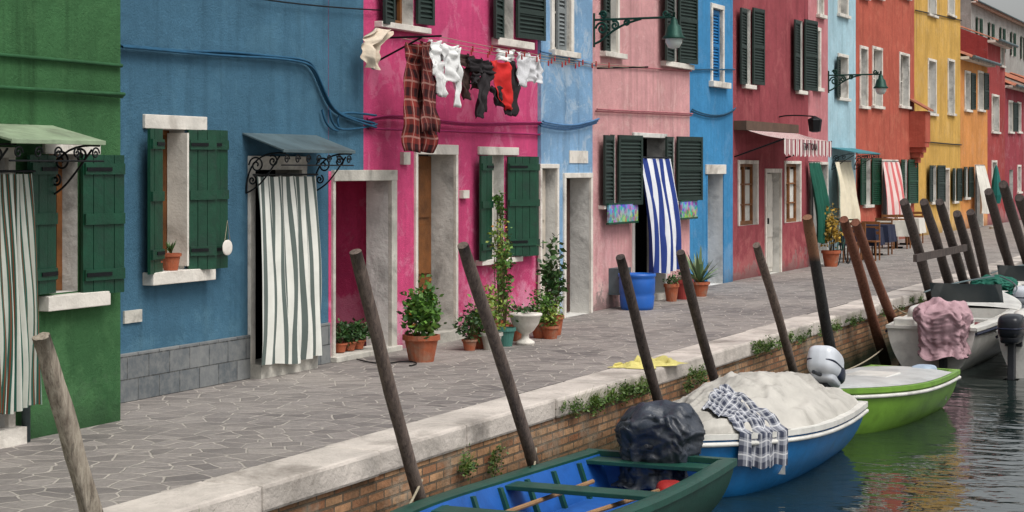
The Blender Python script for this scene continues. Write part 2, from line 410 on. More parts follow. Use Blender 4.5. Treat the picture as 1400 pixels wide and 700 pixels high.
m_bu=stucco('burgundy_stucco',S(158,66,74),S(186,114,112),.7,.6); m_sp=stucco('salmon_stucco',S(206,126,130),None,.5,.5)
m_cy=stucco('pale_cyan_stucco',S(168,204,216),None,.5,.5); m_or=stucco('orange_red_stucco',S(188,86,64),S(200,130,106),.7,.6)
m_ye=stucco('yellow_stucco',S(212,164,66),None,.7,.35); m_oo=stucco('orange_stucco',S(218,142,62),None,.6,.35)
m_re=stucco('red_stucco',S(162,58,56),None,.6,.4); m_gr=stucco('grey_stucco',S(160,158,152),None,.8,.8)
def tilemat():
    t=NT('grey_plinth_tiles',.6,.3); o=t.sep(t.obj()); c=t.n('ShaderNodeCombineXYZ'); t.l(o[0],c.inputs[0]); t.l(o[2],c.inputs[1])
    b=t.n('ShaderNodeTexBrick'); t.l(c.outputs[0],b.inputs['Vector']); b.inputs['Scale'].default_value=1
    b.inputs['Brick Width'].default_value=.33; b.inputs['Row Height'].default_value=.205; b.inputs['Mortar Size'].default_value=.006
    b.inputs['Color1'].default_value=S(88,94,98); b.inputs['Color2'].default_value=S(126,128,128); b.inputs['Mortar'].default_value=S(52,54,56)
    v=t.obj(); t.col(t.mix(t.mr(t.noise(v,12,6,.7),.4,.7,0,.5),b.outputs[0],S(146,146,142)))
    t.bump(t.math('ADD',t.math('MULTIPLY',b.outputs[1],-1.0),t.math('MULTIPLY',t.noise(v,30,5),.3)),.5,.01); return t.m
TILE=tilemat()
# green house
yG=-.7
H=House('green_painted_house',-12,X(165,yG),yG,6.6,m_green)
h=H.hole(67,106,210,400,.2); H.sash(h,WOODB,.07,lace=True)
H.slab(58,134,193,211,.03); H.slab(53,138,401,421,.1)
H.shut(26,68,212,402,WOODG,'R',6); H.shut(105,154,212,401,WOODG,'L',7)
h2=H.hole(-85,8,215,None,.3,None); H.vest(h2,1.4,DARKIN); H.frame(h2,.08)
H.A('doorstep',WHITE).box(h2['x0']-.1,h2['x1']+.1,yG-.12,yG+.2,.0,.13)
h=H.hole(-300,-230,205,400,.2); H.sash(h,WOODB,.07)
H.finish()
wire('wall_cables',[[(-12,yG-.02,Z(50,78,yG)),(X(60,yG),yG-.025,Z(60,80,yG)),(X(163,yG),yG-.025,Z(163,90,yG))],
  [(-12,yG-.02,Z(50,122,yG)+.02),(X(0,yG),yG-.03,Z(0,121,yG)),(X(90,yG),yG-.03,Z(90,124,yG)),(X(163,yG),yG-.03,Z(163,132,yG))],
  [(-12,yG-.045,Z(50,122,yG)+.03),(X(60,yG),yG-.05,Z(60,126,yG)),(X(163,yG),yG-.05,Z(163,129,yG))]],.016,generic('green_cable',S(40,84,50),.2,9),H.r)
canopy('door_canopy',X(-60,yG),X(72,yG),yG,Z(0,178,yG)+.03,Z(0,195,yG),.5,GREENTIN)
curtain('striped_door_curtain',-40,42,236,563,yG-.12,stripes('green_white_stripe',S(52,96,84),S(200,202,192),20,.5,S(120,70,50)),9,.03,-40,48,.05)
o=Acc(); o.tube([(X(27,yG),yG-.06,.35),(X(27,yG),yG-.06,0)],.035,10); o.make('wall_conduit',ZINC,None,True)
# blue house
xB0=X(165,yG); xB1=X(449)
H=House('blue_house',xB0,xB1,0,6.9,m_blue)
h=H.hole(214,252,177,369,.22); H.sash(h,WOODB,.05,True,0,True)
a=H.A('open_casement',WHITE); a.obox((h['x1']-.02,.16,h['z0']+.03),(-.02,-.24,0),(-.03,0,0),(0,0,h['z1']-h['z0']-.06))
H.slab(195,280,158,177,.03); H.slab(195,281,369,386,.12)
H.shut(187,214,176,374,WOODG,'R',14,.04); H.shut(252,273,178,368,WOODG,'L',30,.03); H.shut(268,299,178,367,WOODG,'L',3,.06)
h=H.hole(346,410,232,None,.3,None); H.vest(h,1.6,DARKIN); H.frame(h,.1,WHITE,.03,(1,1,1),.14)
zp=.44
for a0,b0 in ((xB0,h['x0']-.101),(h['x1']+.101,xB1-.01)): H.A('plinth',TILE).box(a0,b0,-.035,.012,0,zp)
H.A('doorstep',STONE2).box(h['x0']-.1,h['x1']+.1,-.16,.2,0,.14)
H.A('stone_patch',STONE2).box(X(168),X(192),-.02,.01,Z(180,441),Z(180,424))
H.finish()
cb=generic('blue_cable',S(36,82,110),.2,9)
P=[]
for k,(dy,dz) in enumerate(((0,0),(.02,.03),(.04,-.02))):
    P.append([(X(p,-.03),-.03-dy,Z(p,q,0)+dz*(.6+.4*math.sin(p))) for p,q in ((162,64),(200,67),(250,72),(310,75),(370,79),(415,84),(428,95),(440,125),(452,150),(475,163),(510,172))])
P.append([(X(p),-.04,Z(p,q)) for p,q in ((436,150),(440,172),(462,182),(455,160),(470,152),(510,158))])
P.append([(X(p),-.05,Z(p,q)) for p,q in ((445,150),(447,176),(480,178),(510,170))])
wire('wall_cables',P,.013,cb,H.r)
wire('ceiling_wire',[(X(345,-.05),-.05,Z(345,-2)),(X(420,-.05),-.05,Z(420,10)),(X(520,-.05),-.05,Z(520,15))],.008,IRON,H.r)
canopy('door_canopy',X(331),X(432),0,Z(331,184),Z(360,206,-.45),.47,ZINC)
curtain('striped_door_curtain',350,431,240,494,-.14,stripes('grey_white_stripe',S(96,106,102),S(222,222,214),12,.46),5,.04,342,432,.1)
# magenta house
xM1=X(735); zl=Z(495,234)
H=House('magenta_house',xB1,xM1,0,6.7,m_mag,over=(m_blue,lambda x,z:x<X(497) and z>zl),extra=([X(497)],[zl]))
h=H.hole(456,532,247,None,.3,None); H.vest(h,1.5,m_mag); H.frame(h,.05,STONE2,.03,(1,0,0)); 
a=H.A('stone_frames',STONE2); a.box(h['x1']-.002,h['x1']+.13,-.04,.012,0,h['z1']); a.box(h['x0']-.05,h['x1']+.13,-.045,.014,h['z1']-.002,h['z1']+.12)
a.box(h['x0']-.1,h['x1']+.15,-.1,.25,0,.06)
h=H.hole(569,621,211,None,.36); h['fill']=None; H.door(h,WOODB); H.frame(h,.06,WHITE,.03,(1,1,1),.12)
a=H.A('doorstep',STONE2); a.box(h['x0']-.08,h['x1']+.08,-.12,.2,0,.12)
h=H.hole(667,689,212,353,.2); H.sash(h,WHITE,.06,True,1,True); H.slab(653,707,201,212,.03); H.slab(650,706,353,360,.1)
H.shut(645,667,213,356,WOODG,'R',8); H.shut(690,708,214,349,WOODG,'L',28,.03); H.shut(705,727,214,350,WOODG,'L',3,.05)
h=H.hole(533,565,-45,34,.2); H.sash(h,WOODB); H.slab(512,580,34,42,.1); H.shut(513,533,-46,34,WOODD,'R',10,style='louver'); H.shut(565,584,-46,34,WOODD,'L',6,style='louver')
h=H.hole(683,702,-20,54,.2); H.sash(h,WHITE); H.slab(672,722,55,65,.1); H.shut(666,683,-20,54,WOODD,'R',8,style='louver'); H.shut(702,733,-20,54,WOODD,'L',6,style='louver')
H.A('meter_box',WHITE).box(X(628),X(636),-.06,.01,Z(632,271),Z(632,260))
H.A('letter_box',STONE2).box(X(547),X(556),-.05,.01,Z(550,225),Z(550,208))
H.finish()
cm=generic('magenta_cable',S(150,36,90),.2,9)
wire('wall_cables',[[(X(p),-.03-.02*k,Z(p,q)+.025*k) for p,q in ((497,166),(520,160),(560,163),(600,168),(640,172),(700,170),(735,170))] for k in range(2)]+
  [[(X(p),-.03,Z(p,q)) for p,q in ((500,176),(560,178),(640,180),(735,184))]],.012,cm,H.r)
# light blue house
xL1=X(812,-.07)
H=House('light_blue_house',xM1,xL1,-.05,7.4,m_lb)
h=H.hole(739,760,230,None,.2); h['fill']=None; H.door(h,generic('cream_door',S(190,180,165),.15)); H.frame(h,.06,WHITE,.03)
h=H.hole(772,806,243,None,.35); h['fill']=None; H.door(h,generic('umber_door',S(70,48,42),.2)); H.frame(h,.07,WHITE,.03)
h=H.hole(756,779,-40,70,.2); H.sash(h,WHITE); H.frame(h,.1,WHITE); H.slab(750,786,70,78,.1); H.shut(757,768,-40,70,generic('grey_shutter',S(120,125,125),.2),'L',2,.03,'louver')
H.slab(778,803,206,223,.012,WHITE,'repair_patch')
H.finish()
wire('wall_cables',[[(X(p,-.05),-.09-.02*k,Z(p,q,-.05)+.03*k) for p,q in ((735,172),(760,178),(790,176),(812,168))] for k in range(3)]+[[(X(p,-.05),-.09,Z(p,q,-.05)) for p,q in ((735,70),(760,76),(790,84),(812,90))]],.014,generic('lblue_cable',S(80,120,160),.2,9),H.r)
# pale pink house
yP=.03; xP1=X(943,yP)
H=House('pale_pink_house',xL1,xP1,yP,6.8,m_pp)
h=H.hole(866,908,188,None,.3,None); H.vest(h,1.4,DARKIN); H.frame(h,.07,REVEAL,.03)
H.A('doorstep',STONE2).box(h['x0']-.1,h['x1']+.1,yP-.1,yP+.2,0,.1)
h=H.hole(834,841,184,280,.2); H.sash(h,WHITE,.03,False); H.shut(817,834,185,280,WOODD,'R',6,style='louver'); H.shut(841,862,185,280,WOODD,'L',12,style='louver'); H.slab(818,862,280,285,.1)
h=H.hole(915,922,187,274,.2); H.sash(h,WHITE,.03,False); H.shut(903,915,187,274,WOODD,'R',6,style='louver'); H.shut(922,943,187,274,WOODD,'L',12,style='louver'); H.slab(905,942,275,280,.1)
h=H.hole(828,843,-30,72,.2); H.sash(h,WHITE); H.frame(h,.07); H.slab(820,850,72,79,.1); H.shut(820,829,-30,72,WOODD,'R',5,style='louver')
h=H.hole(917,925,-30,84,.2); H.sash(h,WHITE,.03,False); H.shut(899,917,-30,84,WOODD,'R',8,style='louver'); H.shut(924,942,-30,87,WOODD,'L',8,style='louver'); H.slab(903,942,86,93,.1)
H.A('gas_box',ZINC).box(X(832,yP),X(846,yP),yP-.2,yP+.01,Z(838,402,yP),Z(838,366,yP))
H.finish()
wire('wall_cables',[[(X(p,yP),yP-.03-.02*k,Z(p,q,yP)+.03*k) for p,q in ((812,152),(850,154),(900,156),(943,158))] for k in range(2)]+[[(X(p,yP),yP-.03,Z(p,q,yP)) for p,q in ((812,88),(860,92),(943,97))]],.012,generic('pink_cable',S(165,100,105),.2,9),H.r)
curtain('striped_door_curtain',873,915,216,372,yP-.12,stripes('blue_white_stripe',S(48,66,130),S(222,224,228),9,.5),5,.06,872,914,.2)
tm=NT('painted_panel',.6); vv=tm.n('ShaderNodeTexVoronoi'); vv.inputs['Scale'].default_value=16; tm.l(tm.obj(),vv.inputs['Vector'])
zb=Z(840,303,yP); tm.col(tm.mix(.4,tm.mix(tm.mr(tm.sep(tm.obj())[2],zb+.08,zb+.2),S(50,120,60),S(50,100,190)),vv.outputs['Color']))
for (l,r,tp,b) in ((820,860,278,303),(920,942,274,297)):
    rr=root('painted_scenery_panel',(X(l,yP),yP-.1,Z(l,b,yP))); a=Acc(); x0,x1,z0,z1=X(l,yP),X(r,yP),Z((l+r)/2,b,yP),Z((l+r)/2,tp+1,yP)
    a.box(x0,x1,yP-.15,yP-.12,z0,z1); a.make('panel',tm.m,rr)
    a=Acc(); a.box(x0-.02,x1+.02,yP-.155,yP-.11,z0-.03,z0); a.box(x0-.02,x1+.02,yP-.155,yP-.11,z1,z1+.02); a.make('border',WOODG,rr)
# bright blue
yQ=.3; xQ1=X(1002,yQ)
H=House('bright_blue_house',xP1,xQ1,yQ,7.2,m_bb)
h=H.hole(973,987,12,112,.15,WOODBL); H.frame(h,.08); H.slab(969,993,112,120,.1); H.shut(975,986,14,110,WOODBL,'L',2,-.08,'louver')
h=H.hole(967,989,238,None,.35,WOODBL); H.frame(h,.05,m_bb,.01,(1,1,0)); H.slab(964,991,225,238,.03)
H.finish()
wire('wall_cables',[[(X(p,yQ),yQ-.03-.02*k,Z(p,q,yQ)+.03*k) for p,q in ((943,152),(960,160),(990,160),(1002,150))] for k in range(2)]+[[(X(p,yQ),yQ-.03,Z(p,q,yQ)) for p,q in ((943,95),(1002,95))]],.014,cb,H.r)
# burgundy
yR=.35; xR1=X(1105,yR)
H=House('burgundy_house',xQ1,xR1,yR,8.2,m_bu)
H.win(1017,1026,12,116,shl=(1006,1017),shr=(1026,1038)); H.win(1090,1097,28,124,shl=(1080,1090),shr=(1097,1110))
h=H.hole(1010,1034,224,308,.12); H.sash(h,WOODB,.06,True,2,True); H.frame(h,.07)
h=H.hole(1047,1066,236,None,.2); h['fill']=None; H.door(h,generic('white_door',S(205,200,190),.12)); H.frame(h,.08)
h=H.hole(1073,1093,224,304,.12); H.sash(h,WOODB,.06,True,2,True); H.frame(h,.06)
H.A('shop_fascia',generic('brown_fascia',S(90,72,60),.2)).box(X(1003,yR),X(1076,yR),yR-.25,yR-.003,Z(1040,180,yR),Z(1040,168,yR))
H.finish()
r=root('striped_awning',(X(1030,yR),yR,2.9)); a=Acc(); xa,xb=X(1004,yR),X(1074,yR); zt,zf=Z(1060,182,yR),Z(1060,193,yR)
dp=.7
def aw(u,v):
    return (xa+(xb-xa)*u,yR-.27-dp*v,zt+(zf-zt)*v-.02*math.sin(v*3.1))
a.grid(aw,40,6)
def av(u,v): return (xa+(xb-xa)*u,yR-.27-dp-.01*math.sin(u*60),zf-(.27+.06*abs(math.sin(u*11*math.pi)))*v)
a.grid(av,110,2); a.make('canvas',stripes('awning_stripe',S(220,212,206),S(150,74,84),22,.5),r)
tx=bpy.data.curves.new('lettering','FONT'); tx.body='TRATTORIA'; tx.size=.2; tx.extrude=.003; tx.align_x='CENTER'; tx.materials.append(IRON)
to=bpy.data.objects.new('lettering',tx); to.location=((xa+xb)/2,yR-dp-.3,zf-.2); to.rotation_euler=(math.pi/2,0,0); bpy.context.scene.collection.objects.link(to); attach(to,r)
wire('frame_arms',[[(xa,yR,zt-.5),(xa,yR-.27-dp,zf)],[(xb,yR,zt-.5),(xb,yR-.27-dp,zf)]],.015,IRON,r,False)
# salmon
yS=.42; xS1=X(1132,yS)
H=House('salmon_house',xR1,xS1,yS,8.0,m_sp)
H.win(1113,1120,42,120,frame=WHITE); H.win(1118,1124,-30,20,frame=WHITE)
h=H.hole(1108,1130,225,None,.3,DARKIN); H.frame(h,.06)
H.finish()
curtain('green_awning_curtain',1106,1120,222,332,yS-.15,generic('green_canvas',S(22,82,66),.15,5,.8),4,.05,1106,1122,.2)
# cyan
yC=1.9; xC1=X(1170,yC)
H=House('pale_cyan_house',xS1,xC1,yC,9.6,m_cy)
H.win(1146,1158,78,134,frame=WHITE,shl=(1140,1146)); H.win(1146,1158,-30,20,frame=WHITE)
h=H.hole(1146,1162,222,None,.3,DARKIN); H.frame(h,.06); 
H.finish()
curtain('white_door_curtain',1141,1163,221,312,yC-.2,generic('cream_canvas',S(214,204,180),.1,5,.9),4,.06,1140,1162,.2)
canopy('shop_canopy',X(1136,yC),X(1168,yC),yC,Z(1150,203,yC),Z(1150,210,yC),.7,generic('teal_sheet',S(60,120,130),.2))
# orange red
xO1=X(1250,yC)
H=House('orange_red_house',xC1,xO1,yC,10.8,m_or)
for l,r,tp in ((1176,1185,67),(1193,1205,68),(1230,1242,76)): H.win(l,r,tp,145,frame=WHITE)
for l,r in ((1176,1185),(1193,1205),(1230,1242)): H.win(l,r,-70,-5,frame=WHITE)
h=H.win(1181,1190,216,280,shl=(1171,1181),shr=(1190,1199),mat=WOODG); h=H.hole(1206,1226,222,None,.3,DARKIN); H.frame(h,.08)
H.win(1234,1240,218,278,shl=(1228,1234),shr=(1240,1249),mat=WOODG)
H.finish()
rr=root('chimney_breast',(X(1246,yC),yC,3)); a=Acc(); x0,x1=X(1243,yC),X(1250,yC)-.02
for i in range(5): a.box(x0+.1*(4-i),x1-.02*i,yC-.12-.09*i,yC-.002,2.15+.16*i,2.31+.16*i-.003)
a.box(x0,x1,yC-.5,yC-.002,2.95,3.9); a.make('corbelled_flue',m_or,rr); a=Acc(); a.obox((x0-.08,yC-.6,3.9),(x1-x0+.1,0,0),(0,.6,.35),(0,0,.05)); a.make('tile_cap',ROOF,rr)
curtain('striped_door_curtain',1206,1228,221,315,yC-.2,stripes('pink_white_stripe',S(205,110,110),S(222,200,195),7,.4),4,.06,1207,1230,.2)
# yellow
xY1=X(1313,yC)
H=House('yellow_house',xO1,xY1,yC,11.6,m_ye)
for l,r in ((1269,1279),(1296,1304)): H.win(l,r,84,155,frame=WHITE); H.win(l,r,-40,20,frame=WHITE)
H.win(1273,1280,226,276,shl=(1266,1273),shr=(1280,1287),mat=WOODD); h=H.hole(1289,1297,232,None,.2,WOODB); H.frame(h,.06); H.win(1303,1307,230,275,shl=(1299,1303),shr=(1307,1311),mat=WOODD)
H.finish()
wire('wall_cables',[[(X(p,yC),yC-.04,Z(p,q,yC)) for p,q in ((1250,192),(1280,196),(1313,198))],[(X(p,yC),yC-.04,Z(p,q,yC)) for p,q in ((1250,14),(1313,28))]],.02,IRON,H.r)
# orange
xE1=X(1350,yC)
H=House('orange_house',xY1,xE1,yC,Z(1330,80,yC),m_oo,depth=6)
for l,r in ((1319,1326),(1337,1344)): H.win(l,r,100,150,frame=WHITE,shr=(r,r+4))
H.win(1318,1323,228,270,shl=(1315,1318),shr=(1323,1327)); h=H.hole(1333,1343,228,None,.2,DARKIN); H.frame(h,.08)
H.finish()
curtain('white_door_curtain',1334,1346,226,292,yC-.2,generic('white_canvas',S(214,210,200),.1,5,.9),4,.06,1335,1349,.2)
# red ones
xF1=X(1374,yC)
H=House('red_house',xE1,xF1,yC,Z(1360,56,yC),m_re,depth=7)
H.win(1356,1365,132,180,frame=WHITE); H.win(1356,1362,222,265,frame=WHITE); H.win(1368,1372,60,90,frame=WHITE)
H.finish()
xI1=X(1400,yC)
H=House('crimson_house',xF1,xI1,yC,Z(1388,118,yC),stucco('crimson_stucco',S(156,54,66),None,.5,.5),depth=7)
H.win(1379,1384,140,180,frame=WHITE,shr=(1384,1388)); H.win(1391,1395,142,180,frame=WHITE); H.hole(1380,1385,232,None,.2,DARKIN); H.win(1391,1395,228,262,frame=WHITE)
H.finish()
x=xI1; cols=[('white_rendered_house',S(200,196,185)),('rose_house',S(205,110,120)),('ochre_house',S(200,150,70)),('teal_house',S(60,130,130)),('sky_blue_house',S(100,160,205)),('brick_red_house',S(165,70,50)),('lemon_house',S(220,195,90)),('violet_house',S(130,90,150))]
for nm,c in cols:
    w=U(5.5,8); H=House(nm,x,x+w,yC+U(-.2,.2),U(5.2,6.2),stucco(nm+'_stucco',c))
    for k in range(3):
        for z0 in (1.0,3.6):
            xa=x+w*(k+.5)/3-.4
            if z0<2 and k==1:
                hh=H.addhole(dict(x0=xa,x1=xa+.9,z0=0,z1=2.2,d=.25,rm=REVEAL,fill=WOODB))
            else: hh=H.addhole(dict(x0=xa,x1=xa+.8,z0=z0,z1=z0+1.3,d=.2,rm=REVEAL,fill=GLASS)); H.sash(hh); H.shut(xa-.42,xa,z0+1.3,z0,WOODG,'R',5,style='louver',px=False); H.shut(xa+.8,xa+1.22,z0+1.3,z0,WOODG,'L',5,style='louver',px=False)
            H.frame(hh,.08)
    H.finish(); x+=w
H=House('tall_red_house',78,99,9.5,9.4,m_re,depth=9)
for k in range(5):
    x0=80+4*k; hh=H.addhole(dict(x0=x0,x1=x0+1,z0=6.8,z1=8.3,d=.2,rm=REVEAL,fill=GLASS)); H.sash(hh); H.frame(hh,.1)
H.finish()
H=House('tall_grey_house',99,124,10,12.4,m_gr,depth=10)
for k in range(5):
    for z0 in (7.0,9.9):
        x0=101+4.4*k; hh=H.addhole(dict(x0=x0,x1=x0+1,z0=z0,z1=z0+1.6,d=.2,rm=REVEAL,fill=GLASS)); H.sash(hh); H.shut(x0-.5,x0,z0+1.6,z0,WOODG,'R',5,style='louver',px=False); H.shut(x0+1,x0+1.5,z0+1.6,z0,WOODG,'L',5,style='louver',px=False)
H.finish()
# ---------------------------------------------------------------- ground, quay, water
def pavemat():
    t=NT('paving_stones',.66,.3); v=t.obj()
    d=t.n('ShaderNodeTexNoise'); d.inputs['Scale'].default_value=2.6; d.inputs['Detail'].default_value=3; t.l(v,d.inputs['Vector'])
    vv=t.n('ShaderNodeVectorMath',operation='SCALE'); t.l(d.outputs['Color'],vv.inputs[0]); vv.inputs[3].default_value=.1
    ad=t.n('ShaderNodeVectorMath',operation='ADD'); t.l(v,ad.inputs[0]); t.l(vv.outputs[0],ad.inputs[1])
    def vor(f):
        n=t.n('ShaderNodeTexVoronoi',voronoi_dimensions='2D',feature=f); n.inputs['Scale'].default_value=4.4; n.inputs['Randomness'].default_value=1; t.l(ad.outputs[0],n.inputs['Vector']); return n
    e=vor('DISTANCE_TO_EDGE').outputs['Distance']; c=t.sep(vor('F1').outputs['Color'])[0]
    cc=t.mix(c,S(104,99,97),S(150,143,138))
    cc=t.mix(t.mr(t.noise(v,16,6,.75),.35,.7,0,.7),cc,S(98,93,91))
    cc=t.mix(t.mr(t.noise(v,.6,5,.6),.4,.65,0,.45),cc,S(164,156,148))
    cc=t.mix(t.mr(t.noise(t.obj((.6,2.5,1)),.7,5,.6),.52,.72,0,.5),cc,S(86,81,79))
    cc=t.mix(t.mr(t.noise(v,70,2,.5),.66,.75,0,.5),cc,S(60,57,55))
    w=t.math('ADD',t.math('MULTIPLY',t.noise(v,5,4),.07),.012)
    j=t.mr(t.math('DIVIDE',e,w),.5,1.05,1,0)
    cc=t.mix(t.math('MULTIPLY',j,t.mr(t.noise(v,3,4),.3,.6,.35,.85)),cc,S(182,174,164)); t.col(cc)
    t.val(t.b.inputs['Roughness'],t.mr(t.noise(v,6,4),.3,.7,.5,.85))
    t.bump(t.math('ADD',t.math('MULTIPLY',j,-.5),t.math('MULTIPLY',t.noise(v,22,5,.7),.7)),.7,.02); return t.m
a=Acc(); a.face([(-40,-3.0,0),(160,-3.0,0),(160,4,0),(-40,4,0)]); a.make('pavement',pavemat())
a=Acc(); a.face([(-300,4,-.01),(600,4,-.01),(600,500,-.01),(-300,500,-.01)]); a.make('ground',generic('earth_ground',S(120,110,95),.2,2))
QY=-3.5
qs=generic('quay_stone',S(192,183,174),.24,1.6,.85,1,7,dirt=S(116,108,100))
a=Acc(); x=-40
while x<150:
    L=U(1.1,1.9); a.obox((x+.008,QY+U(-.018,.018),-.18),(L-.016,0,0),(0,.5-U(0,.01),0),(0,U(-.004,.004),.186+U(0,.01))); x+=L
o=a.make('quay_edge_stones',qs,None,bevel=.026)
def brickmat():
    t=NT('quay_brick',.9,.2); o=t.sep(t.obj()); c=t.n('ShaderNodeCombineXYZ'); t.l(o[0],c.inputs[0]); t.l(o[2],c.inputs[1])
    v=t.obj()
    b=t.n('ShaderNodeTexBrick'); t.l(c.outputs[0],b.inputs['Vector']); b.inputs['Scale'].default_value=1
    b.inputs['Brick Width'].default_value=.25; b.inputs['Row Height'].default_value=.075; b.inputs['Mortar Size'].default_value=.01
    b.inputs['Color1'].default_value=S(146,98,70); b.inputs['Color2'].default_value=S(190,148,110); b.inputs['Mortar'].default_value=S(98,88,76)
    cc=t.mix(t.mr(t.noise(v,5,6,.7),.38,.66,0,.75),b.outputs[0],S(100,84,66))
    cc=t.mix(t.mr(t.noise(v,2,6,.7),.52,.66,0,.6),cc,S(150,140,124))
    zf=t.mr(t.math('ADD',o[2],t.math('MULTIPLY',t.noise(v,2.5,5,.7),.4)),-.55,-.2,1,0)
    cc=t.mix(zf,cc,S(46,50,32)); t.col(cc)
    t.bump(t.math('ADD',t.math('MULTIPLY',b.outputs[1],-1.0),t.math('MULTIPLY',t.noise(v,20,5),.6)),.9,.03); return t.m
a=Acc(); a.grid(lambda u,v:(-40+190*u,QY+.04+.012*noise.noise(Vector((u*300,v*5,0))),-2.2+2.15*v),400,8); a.make('quay_wall',brickmat())
WZ=-.85
def watermat():
    t=NT('canal_water',.02,1.0); t.b.inputs['IOR'].default_value=1.4
    v=t.obj((1,1,1)); t.col(t.mix(t.noise(v,.5,3),S(16,28,26),S(30,44,40)))
    # short chop: crests lie roughly across the canal
    v1=t.obj((1.0,.45,1),rot=math.radians(18)); v2=t.obj((1.0,.6,1),rot=math.radians(-14))
    n1=t.noise(v1,1.3,2,.5,.5); n2=t.noise(v2,4.5,2,.5,.6); n3=t.noise(v,15,2,.5)
    h=t.math('ADD',t.math('ADD',n1,t.math('MULTIPLY',n2,.35)),t.math('MULTIPLY',n3,.03))
    t.bump(h,1.0,.028); return t.m
a=Acc(); a.face([(-400,-400,WZ),(700,-400,WZ),(700,QY+.05,WZ),(-400,QY+.05,WZ)]); a.make('canal_water',watermat())
# weeds on quay wall
rr=root('quay_weeds',(0,QY,-.1)); a=Acc(); b=Acc()
def weeds(pa,pb,n,zc,zr=.12,size=.03):
    xa,xb=X(pa,QY),X(pb,QY)
    for k in range(n):
        x=U(xa,xb); a.leaves((x,QY-.03,zc+U(-.05,.05)),(.12,.045,zr*U(.3,1)),60,size,5)
        for q in range(16):
            p=Vector((x+U(-.12,.12),QY-.03,zc+U(-.07,.07))); d=Vector((U(-.4,.4),U(-.6,-.1),U(.1,1))).normalized()*U(.06,.16); w=Vector((.004,0,0))
            b.face([p-w,p+w,p+d])
weeds(768,885,32,-.12,.1); weeds(628,642,4,-.3,.16); weeds(668,678,3,-.35,.18); weeds(932,962,9,-.2,.2); weeds(1028,1090,20,-.1,.1); weeds(1095,1175,20,-.12,.1); weeds(1200,1260,9,-.12,.1)
weeds(-200,300,4,-.1,.08)
a.make('leaves',leafmat('weed_leaf',S(44,70,30),S(96,124,54)),rr); b.make('grass_blades',LEAFY,rr)
# ---------------------------------------------------------------- mooring poles
def polemat(name,c1,c2,top=None,crack=.7):
    t=NT(name,.85,.25); v=t.obj((9,9,1.2)); n=t.mr(t.noise(v,3,6,.7,.3),.3,.7)
    cc=t.mix(n,c1,c2); z=t.sep(t.obj())[2]
    if top: cc=t.mix(t.mr(z,.9,1.0),cc,top)
    cc=t.mix(t.mr(t.noise(t.obj((22,22,1)),3,4,.6),.55,.68,0,.6),cc,mul(c1,.4))
    cc=t.mix(t.mr(t.math('ADD',z,t.math('MULTIPLY',t.noise(t.obj(),5,5),.4)),-.5,0,.9,0),cc,S(34,40,24)); t.col(cc)
    t.bump(t.noise(v,6,6,.75),crack,.015); return t.m
pg=polemat('pole_greybrown',S(76,66,62),S(128,112,102)); pk=polemat('pole_dark',S(50,46,46),S(96,84,78)); pr=polemat('pole_reddish',S(92,56,44),S(138,92,72)); pd=polemat('driftwood',S(110,98,86),S(200,188,170),None,1)
pt=polemat('pole_dark_capped',S(42,42,44),S(66,64,62),S(132,96,74))
def pole(x1,y1,x2,y2,r,mat,yy=-3.78,jit=.1):
    T=Vector((X(x1,yy),yy,Z(x1,y1,yy))); B=Vector((X(x2,yy),yy,Z(x2,y2,yy))); d=(B-T); k=(T.z+2.0)/(T.z-B.z); E=T+d*k
    n=24; w=U(0,9); pts=[T.lerp(E,i/n)+Vector((math.sin(i*.45+w)*.012,math.cos(i*.4+w)*.008,0)) for i in range(n+1)]
    a=Acc(); a.tube(pts,[r*(.93+.14*i/n)*(.9 if i==0 else 1) for i in range(n+1)],16,jit)
    o=a.make('mooring_pole',mat,None,False)
    for p in o.data.polygons:
        p.use_smooth=len(p.vertices)==4
    return T,B
pole(58,460,121,700,.056,pd,-3.75,.5)
poles=[(484,344,577,693,.05,pg),(634,335,733,645,.053,pg),(847,351,905,566,.052,pk),(929,345,984,545,.054,pk),(1035,335,1085,506,.055,pg),(1103,297,1136,478,.075,pt),(1154,300,1211,496,.075,pr),(1169,304,1221,440,.075,pr),(1236,276,1281,430,.085,pk),(1263,276,1308,420,.085,pk),(1285,276,1323,405,.085,pk),(1308,292,1340,402,.09,pk),(1327,290,1351,392,.09,pk),(1351,262,1386,382,.1,pk),(1371,252,1402,350,.11,pk),(1394,270,1418,350,.11,pk)]
PT=[pole(*p) for p in poles]
a=Acc(); a.obox((PT[8][0].x+.4,-3.9,.62),(PT[11][0].x-PT[8][0].x,0,.0),(0,.06,0),(0,0,.12)); a.make('mooring_rail',pk)
